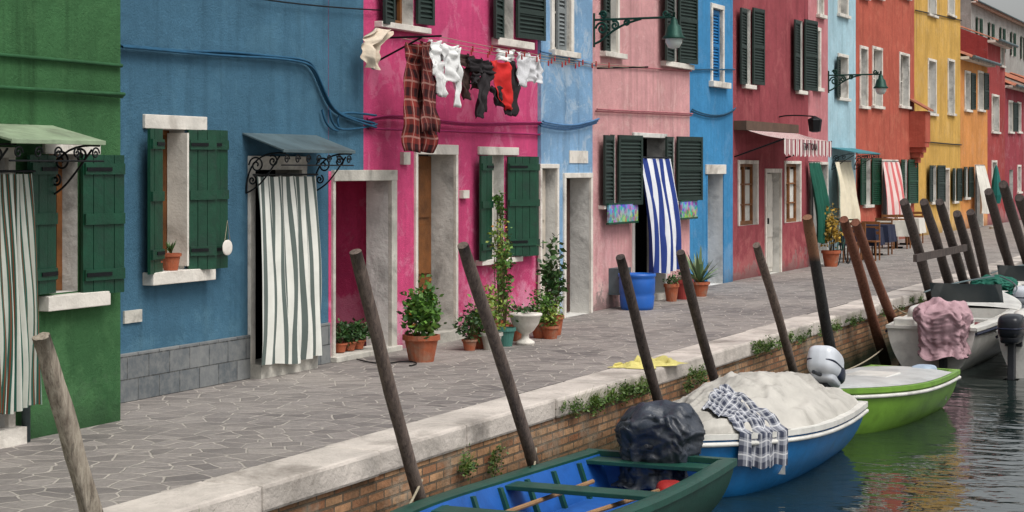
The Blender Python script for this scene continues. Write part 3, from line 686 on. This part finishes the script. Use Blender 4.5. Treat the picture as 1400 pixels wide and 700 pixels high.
# ---------------------------------------------------------------- boats
def hullpaint(name,c,rough=.35): return generic(name,c,.15,4,rough,.15,20,spec=.5,dirt=mul(c,.62))
class Boat:
    def __init__(s,name,stern,ang,L,W,zg,rise=.15,full=2.6,tran=.86):
        s.o=Vector((stern[0],stern[1],0)); s.a=math.radians(ang); s.L,s.W,s.zg,s.rise,s.full,s.tran=L,W,zg,rise,full,tran
        s.f=Vector((math.cos(s.a),math.sin(s.a),0)); s.s=Vector((-math.sin(s.a),math.cos(s.a),0)); s.r=root(name,(stern[0],stern[1],WZ))
    def T(s,a,v,z): return s.o+s.f*a+s.s*v+Vector((0,0,z))
    def hw(s,t): return s.W/2*(s.tran+(1-s.tran)*math.sin(min(t/.45,1)*math.pi/2))*max(1-max(0,(t-.42)/.58)**s.full,0.0)
    def sh(s,t): return s.zg+s.rise*t*t
    def build(s,outer,inner,rim,rail=None,floor=-.72,cap=.09,deck=None,deckm=None,thw=(),thm=None,ribs=0):
        n=34; m=16
        def out(u,v):
            t=u; j=v*2-1; a=1-abs(j); hw=s.hw(t); zs=s.sh(t); zk=WZ-.18+(.35*max(0,(t-.75)/.25)**2)
            vv=hw*(max(math.cos(a*math.pi/2),0)**.42 if a<1 else 0)*(1-.16*a); z=zs-(zs-zk)*a**.9
            return s.T(t*s.L+ (zs-z)*-.35*max(0,(t-.8)/.2),math.copysign(vv,j),z)
        A=Acc(); A.grid(out,n,m); A.make('hull',outer,s.r,True)
        A=Acc(); A.face([out(0,i/m) for i in range(m+1)]); A.make('transom',outer,s.r)
        A=Acc(); 
        iw=lambda t: max(s.hw(t)-cap,.0)
        for sg in (1,-1):
            A.grid(lambda u,v:s.T(u*s.L*.97+.04,sg*iw(u)*(1-.18*v),(s.sh(u)-.01)*(1-v)+floor*v),n,5)
        A.grid(lambda u,v:s.T(u*s.L*.97+.04,(v*2-1)*iw(u)*.82,floor),n,4)
        A.grid(lambda u,v:s.T(.05,(u*2-1)*iw(0)*(1-.18*v),(s.sh(0)-.01)*(1-v)+floor*v),4,3); A.make('interior',inner,s.r,True)
        A=Acc()
        for sg in (1,-1):
            A.grid(lambda u,v:s.T(u*s.L,sg*(s.hw(u)+.02-(cap+.02)*v),s.sh(u)+.008+.01*math.sin(v*math.pi)),n,3)
            A.grid(lambda u,v:s.T(u*s.L,sg*(s.hw(u)+.02),s.sh(u)+.01-.05*v),n,1)
            A.grid(lambda u,v:s.T(u*s.L,sg*(iw(u)),s.sh(u)+.01-.05*v),n,1)
        h0=s.hw(0); A.obox(s.T(-.03,-h0-.01,s.zg-.03),s.f*.09,s.s*(2*h0+.02),(0,0,.045)); A.make('gunwale',rim,s.r)
        if rail:
            A=Acc()
            for sg in (1,-1):
                A.tube([s.T(i/n*s.L,sg*(s.hw(i/n)*.995+.012),s.sh(i/n)-.08) for i in range(n+1)],.022,6)
            A.make('rubbing_strake',rail,s.r,True)
        if deck:
            A=Acc(); 
            A.grid(lambda u,v:s.T((deck[0]+(deck[1]-deck[0])*u)*s.L,(v*2-1)*(s.hw(deck[0]+(deck[1]-deck[0])*u)-.01),s.sh(deck[0]+(deck[1]-deck[0])*u)+.02+.04*(1-(v*2-1)**2)),16,8)
            u=deck[0] if deck[0]>.1 else deck[1]
            A.grid(lambda q,v:s.T(u*s.L,(q*2-1)*(s.hw(u)-.08),(s.sh(u)+.02)*(1-v)+floor*v),6,1)
            A.make('deck',deckm or rim,s.r,True)
        if thw:
            A=Acc()
            for t in thw:
                w=s.hw(t)-.05; A.obox(s.T(t*s.L,-w,s.sh(t)-.06),s.f*.24,s.s*2*w,(0,0,.035))
            A.make('thwarts',thm or rim,s.r,bevel=.005)
        if ribs:
            A=Acc()
            for k in range(1,ribs):
                t=k/ribs*.9
                for sg in (1,-1):
                    w=iw(t); A.obox(s.T(t*s.L,sg*(w-.0),s.sh(t)-.03),s.f*.05,s.s*(-sg*.035),s.s*(-sg*w*.18)+Vector((0,0,floor-s.sh(t)+.03)))
            A.make('ribs',thm or rim,s.r)
    def motor(s,v,z,cowl,cover=False,sc=1,tilt=0,a0=-.2,rx=.3,ry=.25,h=.5):
        A=Acc(); c=s.T(a0,v,z)
        if cover: A.drape(c+Vector((0,0,.24*sc)),rx*sc,ry*sc,h*sc,s.a,v*9+s.L)
        else:
            A.super(c,.3*sc,.17*sc,.17*sc,.55,s.a,tilt=tilt); A.super(c-Vector((0,0,.17*sc)),.24*sc,.14*sc,.07*sc,.5,s.a,tilt=tilt)
        A.make('engine_cover' if cover else 'cowling',cowl,s.r,True)
        if not cover:
            A=Acc(); A.super(c-Vector((0,0,.02)),.305*sc,.174*sc,.02*sc,.5,s.a,tilt=tilt); A.make('cowl_seam',generic('navy_plastic',S(30,36,56),.15,5,.4),s.r,True)
        B=Acc(); dk=generic('engine_grey',S(40,42,46),.15,5,.5)
        B.obox(s.T(a0-.1,v-.045,WZ-.3),s.f*.18,s.s*.09,s.f*.04+Vector((0,0,z-WZ+.2))); B.obox(s.T(-.06,v-.12,s.zg-.2),s.f*.1,s.s*.24,(0,0,.26)); B.obox(s.T(a0-.14,v-.11,WZ-.02),s.f*.26,s.s*.22,(0,0,.02))
        B.tube([s.T(0,v,z-.1),s.T(.45,v+.05,z-.02)],.022,8); B.make('leg_and_bracket',dk,s.r,bevel=.01)
green=hullpaint('boat_green_paint',S(22,70,58),.45); blue=hullpaint('boat_blue_paint',S(26,86,160),.55); white=hullpaint('boat_white_gelcoat',S(210,208,201)); lime=hullpaint('boat_lime_paint',S(110,152,52)); lblue=hullpaint('boat_skyblue_paint',S(28,112,174))
b1=Boat('green_motorboat',(1.25,-4.68),180,5.4,1.55,-.36,.16)
b1.build(green,blue,green,None,-.68,.13,(.72,1),green,(.02,.3,.55),green,10)
dkt=generic('dark_tarpaulin',S(46,52,62),.35,4,.42,.5,14,spec=.5,dirt=S(70,72,76))
b1.motor(-.02,-.2,dkt,True,1.15,a0=-.02,rx=.3,ry=.32,h=.6)
A=Acc()
for (t0,v0,t1,v1) in ((.9,.3,3.6,.15),(.7,-.35,3.3,-.3)):
    A.tube([b1.T(t0,v0,-.5),b1.T(t1,v1,-.42)],.02,8)
    A.obox(b1.T(t1,v1-.06,-.43),b1.f*.5,b1.s*.12,(0,0,.02))
A.make('oars',generic('varnished_oar',S(140,108,76),.25),b1.r)
A=Acc(); A.super(b1.T(.75,.35,-.56),.16,.12,.12,.6,.4,.05,3); A.make('fuel_tank',generic('red_fuel_tank',S(150,36,32),.2,6,.45),b1.r,True)
wire('coiled_rope',[[tuple(b1.T(1.9+.14*math.cos(q*.5)*(1-.004*q),.1+.14*math.sin(q*.5)*(1-.004*q),-.66+.0012*q)) for q in range(60)]],.011,ROPE,b1.r)
for p,q in ((b1.T(4.6,-.4,-.3),PT[0][1]+Vector((0,0,.2))),(b1.T(1.2,-.7,-.33),PT[1][1]+Vector((0,0,.2)))):
    wire('mooring_rope',sag(p,q,.12),.01,ROPE)
b2=Boat('blue_motorboat',(5.35,-4.82),179,3.75,1.6,-.34,.1,2.6)
b2.build(lblue,white,white,white,-.7,.16,(.7,1),white,(.2,),white)
tarp=generic('grey_tarpaulin',S(178,174,166),.14,3,.75,.3,8,dirt=S(130,126,118))
A=Acc()
def tf(u,v):
    t=.02+.93*u; j=v*2-1; w=b2.hw(t)*(.97); prof=max(math.sin(min(max(u,0),1)*math.pi),0)**.5
    ridge=.06*max(0,noise.noise(Vector((u*9,j*3.5,1)))); fo=1-abs(noise.fractal(Vector((u*5,j*2.2,9)),1,2,4))*2
    z=b2.sh(t)+.03+.4*prof*(1-min(abs(j),1)**1.9)*(1-.25*u)+.045*noise.fractal(Vector((u*7,j*2.6,3)),1,2,4)*(1-abs(j)**4)+.05*fo*(1-j**4)+ridge
    if abs(j)>.88: z-=(abs(j)-.88)*.5
    return b2.T(t*b2.L,j*w*1.0,z)
A.grid(tf,110,64); A.make('tarpaulin',tarp,b2.r,True)
A=Acc(); chk=plaid('check_cloth',S(150,152,160),S(60,64,78),S(210,210,210),12)
def cf(u,v):
    # hangs from the tarpaulin ridge over the gunwale on the canal side
    uu=.76+.15*u+.02*v; vv=.52+.6*v
    if vv<=1: p=tf(uu,vv)+Vector((0,0,.03))
    else: p=tf(uu,1)+Vector((0,0,.03-(vv-1)*2.6))+b2.s*(.05)
    return p+Vector((.014*math.sin(u*30),.012*math.sin(u*22+v*4),.012*math.sin(u*25+v*9)))+b2.s*(.03*math.sin(u*16)*v)
A.grid(cf,40,36); A.make('checked_cloth',chk,b2.r,True)
cow=generic('cowling_greywhite',S(196,200,206),.1,4,.3,.05,20,spec=.5)
b2.motor(.2,.03,cow,False,.95,tilt=-.35)
A=Acc(); A.super(b2.T(-.32,.2,-.08),.2,.165,.11,.6,b2.a,tilt=-.35); A.make('lower_cowl',generic('navy_plastic',S(30,36,56),.15,5,.4),b2.r,True)
b3=Boat('lime_motorboat',(9.25,-5.2),175,3.2,1.3,-.38,.06,2.4)
b3.build(lime,blue,lime,white,-.7,.1,(.12,.98),hullpaint('pale_deck',S(184,186,184)),(.04,),white)
A=Acc(); A.super(b3.T(.28,.2,-.38),.2,.14,.08,.6,b3.a,.1,3); A.make('folded_sheet',generic('pale_blue_cover',S(150,165,180),.15,6,.8),b3.r,True)
A=Acc(); A.obox(b3.T(1.2,-.3,-.33),b3.f*.55,b3.s*.5,(0,0,.03)); A.make('deck_hatch',white,b3.r,bevel=.01)
gl=generic('smoked_perspex',S(60,70,74),.1,3,.1,.02,10,spec=.6)
def whiteboat(nm,x,y,ang,L,W,cover,mv,sc=1.0,zg=-.2,hull=white,pale=S(168,166,160)):
    b=Boat(nm,(x,y),ang,L,W,zg,.2,2.6)
    b.build(hull,generic('grey_interior',pale),white,generic('navy_strake',S(40,44,60)),-.62,.17,(.55,1),white,(.34,),white,0)
    b.motor(mv,-.1,cover[0],cover[1],sc,rx=.3,ry=.32,h=.6)
    A=Acc(); A.super(b.T(.8,-.2*W,-.3),.35,.3,.12,.4,b.a,.03,2); A.make('seat_cushion',generic('dark_red_vinyl',S(110,30,36),.15,5,.4),b.r,True)
    A=Acc(); A.super(b.T(1.35,.2*W,-.12),.45,.3,.16,.5,b.a,.04,6); A.make('cushion_cover',white,b.r,True)
    A=Acc(); A.obox(b.T(.02,-.38*W,zg),b.f*.3,b.s*.25*W,(0,0,.12)); A.obox(b.T(.02,.17*W,zg),b.f*.3,b.s*.2*W,(0,0,.12)); A.make('stern_lockers',white,b.r,bevel=.02)
    A=Acc(); A.grid(lambda u,v:b.T(.48*L+.2*v-.2*math.cos((u-.5)*2.2),(u-.5)*W*.75,zg+.2+.3*(1-v)),14,4); A.make('windscreen',gl,b.r,True)
    wire('bow_rail',[[tuple(b.T(q*b.L,sg*(b.hw(q)-.05),b.sh(q)+.28)) for q in (.5,.6,.7,.8,.9,.97)] for sg in (1,-1)],.013,ZINC,b.r)
    return b
pkc=generic('dusty_pink_cover',S(172,140,146),.18,4,.85,.4,14)
bkc=generic('black_cowl',S(30,32,38),.1,4,.3,.05,20); gt=generic('green_tarpaulin',S(24,92,76),.2,4,.7,.4,14)
b4=whiteboat('white_motorboat',13.2,-4.62,-1,5.4,1.5,(pkc,True),-.22,1.3)
b5=whiteboat('grey_motorboat',12.9,-6.2,-1,5.0,1.35,(bkc,False),.35,1.0)
b6=whiteboat('white_motorboat',19.4,-4.75,-1,4.8,1.6,(cow,False),-.3,1.0)
A=Acc(); A.drape(b6.T(.9,.4,.15),.6,.4,.4,0,4); A.make('green_cover',gt,b6.r,True)
b8=whiteboat('white_motorboat',19.0,-6.4,-1,4.8,1.5,(dkt,True),.3,1.0)
b7=Boat('blue_motorboat',(25.2,-4.8),-1,5.0,1.6,-.2,.2); b7.build(lblue,white,white,None,-.62,.15,(.3,1),tarp,(.2,),white); b7.motor(0,.0,dkt,True,1.1)
for k in range(4):
    bb=Boat('white_motorboat',(32+6.3*k,-5.0),-1,5.0,1.8,-.2,.2); bb.build(white if k%2 else green,white,white,None,-.62,.15,(.4,1),white,(.2,),white); bb.motor(0,.0,dkt if k%2 else cow,bool(k%2),1.1)
for b,i in ((b2,3),(b3,6),(b4,7)):
    wire('mooring_rope',sag(b.T(b.L*.5,-b.hw(.5) if b is not b4 else b.hw(.5),b.zg+.02),PT[i][1]+Vector((0,0,.25)),.08),.01,ROPE)
# ---------------------------------------------------------------- plants
def potprof(r,h): return [(0,0),(r*.68,0),(r*.92,h*.8),(r*.92,h*.82),(r*1.05,h*.82),(r*1.05,h),(r*.92,h),(r*.9,h*.9),(0,h*.9)]
def potted(name,px,py,r,h,fol,leafm=LEAF,n=700,size=.06,potm=TERRA,flow=0,clumps=14,zc=None,pos=None):
    p=pos if pos is not None else G(px,py); rr=root(name,p); a=Acc(); a.lathe(p,potprof(r,h)); a.make('pot',potm,rr,False)
    zc=zc if zc is not None else h+fol[2]*.8
    c=p+Vector((0,0,zc)); a=Acc()
    for k in range(9):
        e=c+Vector((U(-.7,.7)*fol[0],U(-.7,.7)*fol[1],U(-.3,.8)*fol[2])); m=p.lerp(e,.5)+Vector((U(-.03,.03),U(-.03,.03),0)); a.tube([p+Vector((0,0,h*.85)),m+Vector((0,0,h*.3)),e],[.008,.006,.003],5)
    a.make('stems',STEM,rr)
    a=Acc(); a.leaves(c,fol,n,size,clumps); a.make('foliage',leafm,rr)
    if flow: a=Acc(); a.leaves(c+Vector((0,0,fol[2]*.3)),fol,flow,size*.8,clumps); a.make('blossoms',FLOW,rr)
    return rr
potted('potted_shrub',576,494,.2,.29,(.24,.22,.34),LEAF,1200,.07,flow=14)
potted('potted_plant',642,479,.09,.13,(.12,.12,.2),LEAFD,250,.06)
potted('potted_plant',655,480,.12,.17,(.17,.15,.22),LEAF,400,.05,pos=G(657,476))
potted('potted_plant',672,478,.13,.2,(.16,.16,.28),LEAFY,420,.05,potm=STONE2)
potted('potted_vine',690,473,.13,.22,(.15,.12,.5),LEAF,520,.055,potm=generic('teal_glaze',S(70,120,110),.15),clumps=16,zc=.75)
potted('potted_rose',683,466,.12,.2,(.13,.12,.42),LEAFY,300,.05,clumps=12,zc=1.15,flow=20)
potted('potted_plant',708,466,.11,.2,(.1,.1,.13),LEAFD,160,.05)
potted('potted_shrub',740,462,.14,.2,(.24,.2,.24),LEAF,900,.045,zc=.36)
potted('potted_shrub',752,463,.12,.16,(.16,.15,.18),LEAFY,300,.045,zc=.3)
potted('potted_oleander',758,458,.12,.25,(.17,.14,.42),LEAFD,330,.09,clumps=12,zc=.8)
potted('climbing_plant',683,463,.1,.15,(.1,.06,.2),LEAF,240,.05,clumps=7,zc=1.62,pos=Vector((X(683,-.14),-.14,0)))
p=G(718,471); k=1.25; a=Acc(); a.lathe(p,[(r_*k,z_*k) for r_,z_ in [(0,0),(.09,0),(.09,.03),(.04,.06),(.035,.1),(.08,.13),(.13,.2),(.15,.27),(.165,.28),(.165,.3),(.13,.3),(0,.28)]]); rr=root('stone_urn',p); a.make('urn',WHITE,rr,True); a=Acc(); a.leaves(p+Vector((0,0,.4)),(.12,.12,.05),90,.05,5); a.make('foliage',LEAFD,rr)
for px in (465,478,490): 
    p=Vector((X(px,.12),.12,.07)); potted('potted_plant',0,0,.08,.1,(.13,.1,.13),LEAFD,260,.06,pos=p)
for k,px in enumerate((217,236)):
    p=Vector((X(px,-.05),-.03,Z(235,369))); rr=root('potted_aloe',p); a=Acc(); a.lathe(p,potprof(.05+.045*k,.1+.06*k)); a.make('pot',TERRA,rr)
    a=Acc()
    for q in range(12+8*k):
        t=U(0,6.28); d=Vector((math.cos(t)*.6,math.sin(t)*.4,U(.5,1.3)))*(.05+.07*k); b0=p+Vector((0,0,.1+.06*k)); w=Vector((-math.sin(t),math.cos(t),0))*.012; a.face([b0-w,b0+w,b0+w*.7+d*.6,b0+d+Vector((0,0,-.02)),b0-w*.7+d*.6])
    a.make('leaves',LEAFD,rr)
p=Vector((X(287),-.2,Z(287,338))); rr=root('hanging_door_plaque',p); a=Acc(); a.super(p,.085,.012,.075,.9); a.make('plaque',WHITE,rr,True); wire('string',[(p.x-.05,p.y,p.z+.05),(p.x,p.y,p.z+.26),(p.x+.05,p.y,p.z+.05)],.003,ROPE,rr,False)
p=G(956,405); rr=root('potted_agave',p); a=Acc(); a.lathe(p,potprof(.17,.24)); a.make('pot',TERRA,rr); a=Acc()
for q in range(30):
    t=U(0,6.28); el=U(.35,1.4); L=U(.4,.75); d=Vector((math.cos(t)*math.cos(el),math.sin(t)*math.cos(el),math.sin(el))); w=Vector((-math.sin(t),math.cos(t),0))*.032; b0=p+Vector((0,0,.22)); 
    a.face([b0-w*.7,b0+w*.7,b0+w+d*L*.5,b0-w+d*L*.5]); a.face([b0-w+d*L*.5,b0+w+d*L*.5,b0+d*L+Vector((0,0,-.06*math.cos(el)))])
a.make('leaves',leafmat('agave_leaf',S(60,90,62),S(120,140,96)),rr)
potted('potted_plant',934,409,.16,.32,(.13,.13,.08),LEAFD,120,.05,potm=generic('red_crate_plastic',S(150,60,55),.2))
potted('potted_plant',918,412,.12,.28,(.11,.11,.07),LEAFD,100,.05)
p=G(871,423); rr=root('blue_barrel',p); a=Acc(); a.lathe(p,[(0,0),(.24,0),(.25,.05),(.265,.2),(.255,.22),(.27,.26),(.275,.45),(.265,.48),(.285,.5),(.285,.54),(.26,.54),(.25,.5),(0,.48)],28); a.make('barrel',generic('blue_plastic',S(24,88,170),.1,4,.4,.05,20,spec=.5),rr,True)
c=G(893,500,.01); a=Acc()
def yc(u,v):
    x=(u-.5)*.8; y=(v-.5)*.42
    return (c.x+x*.95+.07*noise.noise(Vector((u*4,v*4,1))),c.y+.05-x*.3+y+.09*noise.noise(Vector((u*4,v*4,9))),.014+.11*max(0,noise.fractal(Vector((u*6,v*5,2)),1,2,5)+.3)*(1-abs(2*u-1)**3)*(1-abs(2*v-1)**3))
a.grid(yc,60,40); a.make('crumpled_yellow_cloth',generic('yellow_fabric',S(205,194,120),.1,5,.9,.3,60),None,True)
wire('garden_hose',[tuple(G(q,s_,.015)) for q,s_ in ((488,491),(505,496),(530,497),(548,494),(565,494),(572,498),(560,500))],.008,IRON)
# ---------------------------------------------------------------- lamps
def lamp(px,y,py,arm):
    x=X(px,y); z=Z(px,py,y); rr=root('wall_street_lamp',(x,y,z)); P=[]
    P.append([(x,y-.02,z+.05),(x,y-arm,z+.05)]); P.append([(x,y-.02,z-.3),(x,y-.1,z-.28),(x,y-.3,z-.12),(x,y-.55,z+.0),(x,y-.75,z+.04)])
    P+= [spiral(x,y-.14,z-.08,.1),spiral(x,y-.34,z-.04,.07,1.5,1),spiral(x,y-.52,z+.0,.05,1.4,2),spiral(x,y-.16,z+.12,.06),spiral(x,y-arm+.12,z+.1,.06,1.4,3)]
    P.append([(x,y-.015,z-.35),(x,y-.015,z+.15)])
    wire('scroll_arm',P,.017,GREENIRON,rr)
    a=Acc(); a.tube([(x,y-arm,z+.12),(x,y-arm,z-.05)],.02,8); a.lathe((x,y-arm,z-.05),[(.02,.1),(.05,.06),(.06,0),(.1,-.03),(.13,-.16),(.17,-.2),(.165,-.215),(.12,-.21)]); a.make('shade',GREENIRON,rr,True)
    a=Acc(); a.lathe((x,y-arm,z-.26),[(.125,0),(.12,-.06),(.08,-.13),(0,-.15)]); a.make('glass_bowl',generic('frosted_glass',S(190,200,195),.05,3,.2,.02,10,spec=.6),rr,True)
lamp(811,-.05,32,1.25); lamp(1132,.42,106,1.2)
x=X(1065,yR); rr=root('wall_lantern',(x,yR,3.3)); z=Z(1065,160,yR); wire('arm',[(x,yR,z),(x,yR-.2,z+.06),(x,yR-.75,z)],.014,IRON,rr); a=Acc(); a.lathe((x,yR-.75,z),[(0,.02),(.14,-.05),(.15,-.07),(.12,-.3),(.05,-.32),(0,-.32)],6); a.make('lantern',IRON,rr)
# ---------------------------------------------------------------- laundry
LY=-.55
rr=root('laundry_line',(X(600,LY),LY,3.5))
zl0=Z(600,58,LY)
lines=[]
for k,y in enumerate((-.3,-.55,-.8)): lines.append(sag((X(512,0),y,zl0+.03),(X(812,0),y,zl0+.03),.05,14))
wire('lines',lines,.004,ROPE,rr)
wire('brackets',[[(X(512),0,zl0+.03),(X(512),-.85,zl0+.03)],[(X(512),0,zl0-.25),(X(512),-.6,zl0+.02)],[(X(812),-.05,zl0+.03),(X(812),-.85,zl0+.03)]],.012,IRON,rr,False)
def strip(a,rows,y,amp=.03,nu=16,sd=0):
    P=[(X(l,y),X(r,y),Z((l+r)/2,q,y)) for (q,l,r) in rows]; m=len(P)-1
    def fn(u,v):
        f=min(v*m,m-1e-6); i=int(f); t=f-i; xl=P[i][0]*(1-t)+P[i+1][0]*t; xr=P[i][1]*(1-t)+P[i+1][1]*t; z=P[i][2]*(1-t)+P[i+1][2]*t
        e=.02*noise.noise(Vector((v*6,sd,u)))
        return (xl+(xr-xl)*u+e,y+amp*math.sin(u*9+sd+v*2)+amp*1.6*noise.noise(Vector((u*4,v*5,sd))),z+.012*math.sin(u*12+sd))
    a.grid(fn,nu,10*m)
def cloth(name,mat,strips,y=LY,amp=.035):
    a=Acc()
    for k,s in enumerate(strips): strip(a,s,y-.004*k,amp,sd=k*2.1+len(name))
    o=a.make(name,mat,rr,True); sm=o.modifiers.new('thick','SOLIDIFY'); sm.thickness=.004
cloth('plaid_blanket',plaid('red_plaid',S(128,52,46),S(50,32,34),S(170,130,120),7),[[(60,560,585),(90,558,590),(150,557,590),(208,556,588)]],-.5,.05)
cloth('plaid_blanket_fold',plaid('red_plaid2',S(112,52,48),S(58,36,38),S(160,125,115),6),[[(58,575,588),(110,578,594),(180,580,598)]],-.62,.04)
wf=generic('white_cotton',S(226,226,224),.06,6,.9,.3,60); dk=generic('dark_cotton',S(40,36,38),.2,6,.9,.3,60); br=generic('brown_trousers',S(66,50,46),.2,6,.9); rd=generic('red_jacket',S(196,38,36),.12,6,.75); lt=generic('light_lace',S(208,208,210),.08,14,.9,.6,60)
cloth('white_shirt',wf,[[(56,585,604),(75,584,604),(104,587,604)],[(60,581,588),(92,579,588)],[(60,600,606),(84,602,609)]])
cloth('white_top',wf,[[(62,603,625),(80,603,625),(112,606,627)],[(66,622,628),(112,622,629),(146,622,629)],[(85,599,606),(132,600,605)]],-.6)
cloth('dark_trousers',br,[[(74,626,648),(92,627,651)],[(92,627,639),(136,632,643)],[(92,640,653),(122,645,660)]],-.5)
cloth('dark_leggings',dk,[[(80,642,668),(100,647,672)],[(100,658,671),(130,652,665),(161,649,660)],[(100,647,656),(114,645,652)]],-.6)
cloth('red_jacket',rd,[[(84,668,697),(100,669,700),(120,673,701),(138,682,702),(150,690,702)]],-.52)
cloth('dark_jacket',dk,[[(84,662,673),(110,658,670),(152,654,666)],[(84,694,705),(120,697,707),(158,692,702)],[(118,668,682),(146,676,690)]],-.5)
cloth('white_lace',lt,[[(72,704,724),(90,703,724),(119,706,722)],[(76,720,740),(95,721,741),(113,724,738)]],-.5)
cloth('white_cloth',wf,[[(68,676,706),(84,678,704)]],-.45)
a=Acc(); y=-.25; strip(a,[(40,519,540),(52,506,530),(62,500,516),(78,499,514),(94,503,515)],y,.05); o=a.make('draped_cloth',generic('cream_cloth',S(205,190,170),.15,6,.9,.5,20),rr,True)
pg_=Acc()
for l in lines:
    for q in range(3,12): pg_.box(l[q][0]-.008,l[q][0]+.008,l[q][1]-.008,l[q][1]+.008,l[q][2]-.05,l[q][2]+.02)
pg_.make('clothes_pegs',generic('pegs',S(170,60,60),.3,20),rr)
# ---------------------------------------------------------------- far street furniture
def table(p,col):
    rr=root('cafe_table',p); a=Acc(); a.tube([p,p+Vector((0,0,.7))],.03,8); a.box(p.x-.2,p.x+.2,p.y-.03,p.y+.03,0,.04); a.box(p.x-.03,p.x+.03,p.y-.2,p.y+.2,0,.045); a.make('pedestal',IRON,rr)
    a=Acc(); a.box(p.x-.4,p.x+.4,p.y-.4,p.y+.4,.72,.75)
    def sk(u,v):
        t=(u*4)%4; i=int(min(t,3.999)); f=t-i; cs=[(-1,-1),(1,-1),(1,1),(-1,1),(-1,-1)]; q=.405+.05*v+.02*math.sin(u*50)*v
        return (p.x+q*(cs[i][0]*(1-f)+cs[i+1][0]*f),p.y+q*(cs[i][1]*(1-f)+cs[i+1][1]*f),.75-.42*v)
    a.grid(sk,64,3); a.make('tablecloth',col,rr)
def chair(p):
    rr=root('cafe_chair',p); a=Acc()
    for dx in (-.2,.2):
        for dy in (-.2,.2): a.tube([p+Vector((dx,dy,0)),p+Vector((dx,dy,.45 if dx<0 else .9))],.02,6)
    a.box(p.x-.22,p.x+.22,p.y-.22,p.y+.22,.43,.46)
    for zz in (.6,.72,.83): a.box(p.x+.18,p.x+.22,p.y-.2,p.y+.2,zz,zz+.07)
    a.make('frame_and_seat',WOODB,rr)
dn=generic('navy_cloth',S(36,40,60),.15,5,.9); wt=generic('white_tablecloth',S(205,200,190),.1)
table(GP(1178,.1),dn); table(GP(1196,.3),dn); chair(GP(1168,-.1)); chair(GP(1188,-.2)); chair(GP(1206,.2)); chair(GP(1214,.8)); table(GP(1224,.7),wt); table(GP(1240,.9),wt); chair(GP(1232,.5)); chair(GP(1250,.9))
p=GP(1362,.9); rr=root('closed_parasol',p); a=Acc(); a.tube([p,p+Vector((0,0,2.2))],.03,8); a.make('pole',WOODB,rr); a=Acc(); a.lathe(p,[(.14,.9),(.2,1.2),(.16,1.7),(.07,2.15),(0,2.3)],9); a.make('canopy',generic('teal_canvas',S(20,96,90),.15),rr)
a=Acc(); a.lathe(p,[(0,0),(.25,0),(.25,.08),(0,.09)],12); a.make('base',STONE2,rr)
p=GP(1152,-.1); rr=root('bicycle',p); P=[]
for dx in (-.5,.5): P.append([(p.x+dx+.33*math.cos(q*math.pi/8),p.y,.34+.33*math.sin(q*math.pi/8)) for q in range(17)])
wire('wheels',P,.016,IRON,rr,False)
wire('frame',[[(p.x-.5,p.y,.34),(p.x-.15,p.y,.85),(p.x+.38,p.y,.85),(p.x+.5,p.y,.34)],[(p.x-.5,p.y,.34),(p.x,p.y,.32),(p.x+.38,p.y,.8)],[(p.x,p.y,.32),(p.x-.17,p.y,.95)],[(p.x+.36,p.y-.25,1.0),(p.x+.38,p.y,.98),(p.x+.36,p.y+.25,1.0)],[(p.x+.38,p.y,.85),(p.x+.37,p.y,1.0)]],.016,GREENIRON,rr,False)
a=Acc(); a.super((p.x-.18,p.y,.97),.13,.07,.03,.8); a.make('saddle',IRON,rr,True)
potted('sunflower_planter',0,0,.2,.35,(.26,.22,.38),leafmat('sun_leaf',S(120,100,40),S(200,160,60)),500,.08,pos=GP(1136,-.05),zc=.85)
# ---------------------------------------------------------------- camera / light
cam=bpy.data.cameras.new('camera'); co=bpy.data.objects.new('camera',cam); bpy.context.scene.collection.objects.link(co)
co.location=(CX,CY,CZ); co.rotation_euler=(math.pi/2,0,-(math.pi/2-TH)); cam.sensor_width=36; cam.lens=F/1400*36; cam.shift_y=-118/1400; cam.clip_end=2000; cam.clip_start=.05
bpy.context.scene.camera=co
w=bpy.data.worlds.new('World'); bpy.context.scene.world=w; w.use_nodes=True; nt=w.node_tree
sky=nt.nodes.new('ShaderNodeTexSky'); sky.sky_type='NISHITA'; sky.sun_disc=False; el,rot=math.radians(58),math.radians(200)
sky.sun_elevation=el; sky.sun_rotation=rot; sky.dust_density=4; sky.air_density=1.2
hs=nt.nodes.new('ShaderNodeHueSaturation'); hs.inputs['Saturation'].default_value=.18
nt.links.new(sky.outputs[0],hs.inputs['Color']); nt.links.new(hs.outputs[0],nt.nodes['Background'].inputs[0]); nt.nodes['Background'].inputs[1].default_value=.15
sun=bpy.data.lights.new('sun','SUN'); sun.energy=2.1; sun.angle=math.radians(32); sun.color=(1,.97,.93)
so=bpy.data.objects.new('sun',sun); bpy.context.scene.collection.objects.link(so)
d=Vector((math.sin(rot)*math.cos(el),math.cos(rot)*math.cos(el),math.sin(el))); so.rotation_euler=d.to_track_quat('Z','Y').to_euler()
sc=bpy.context.scene; sc.view_settings.view_transform='Standard'; sc.view_settings.look='None'; sc.view_settings.exposure=0
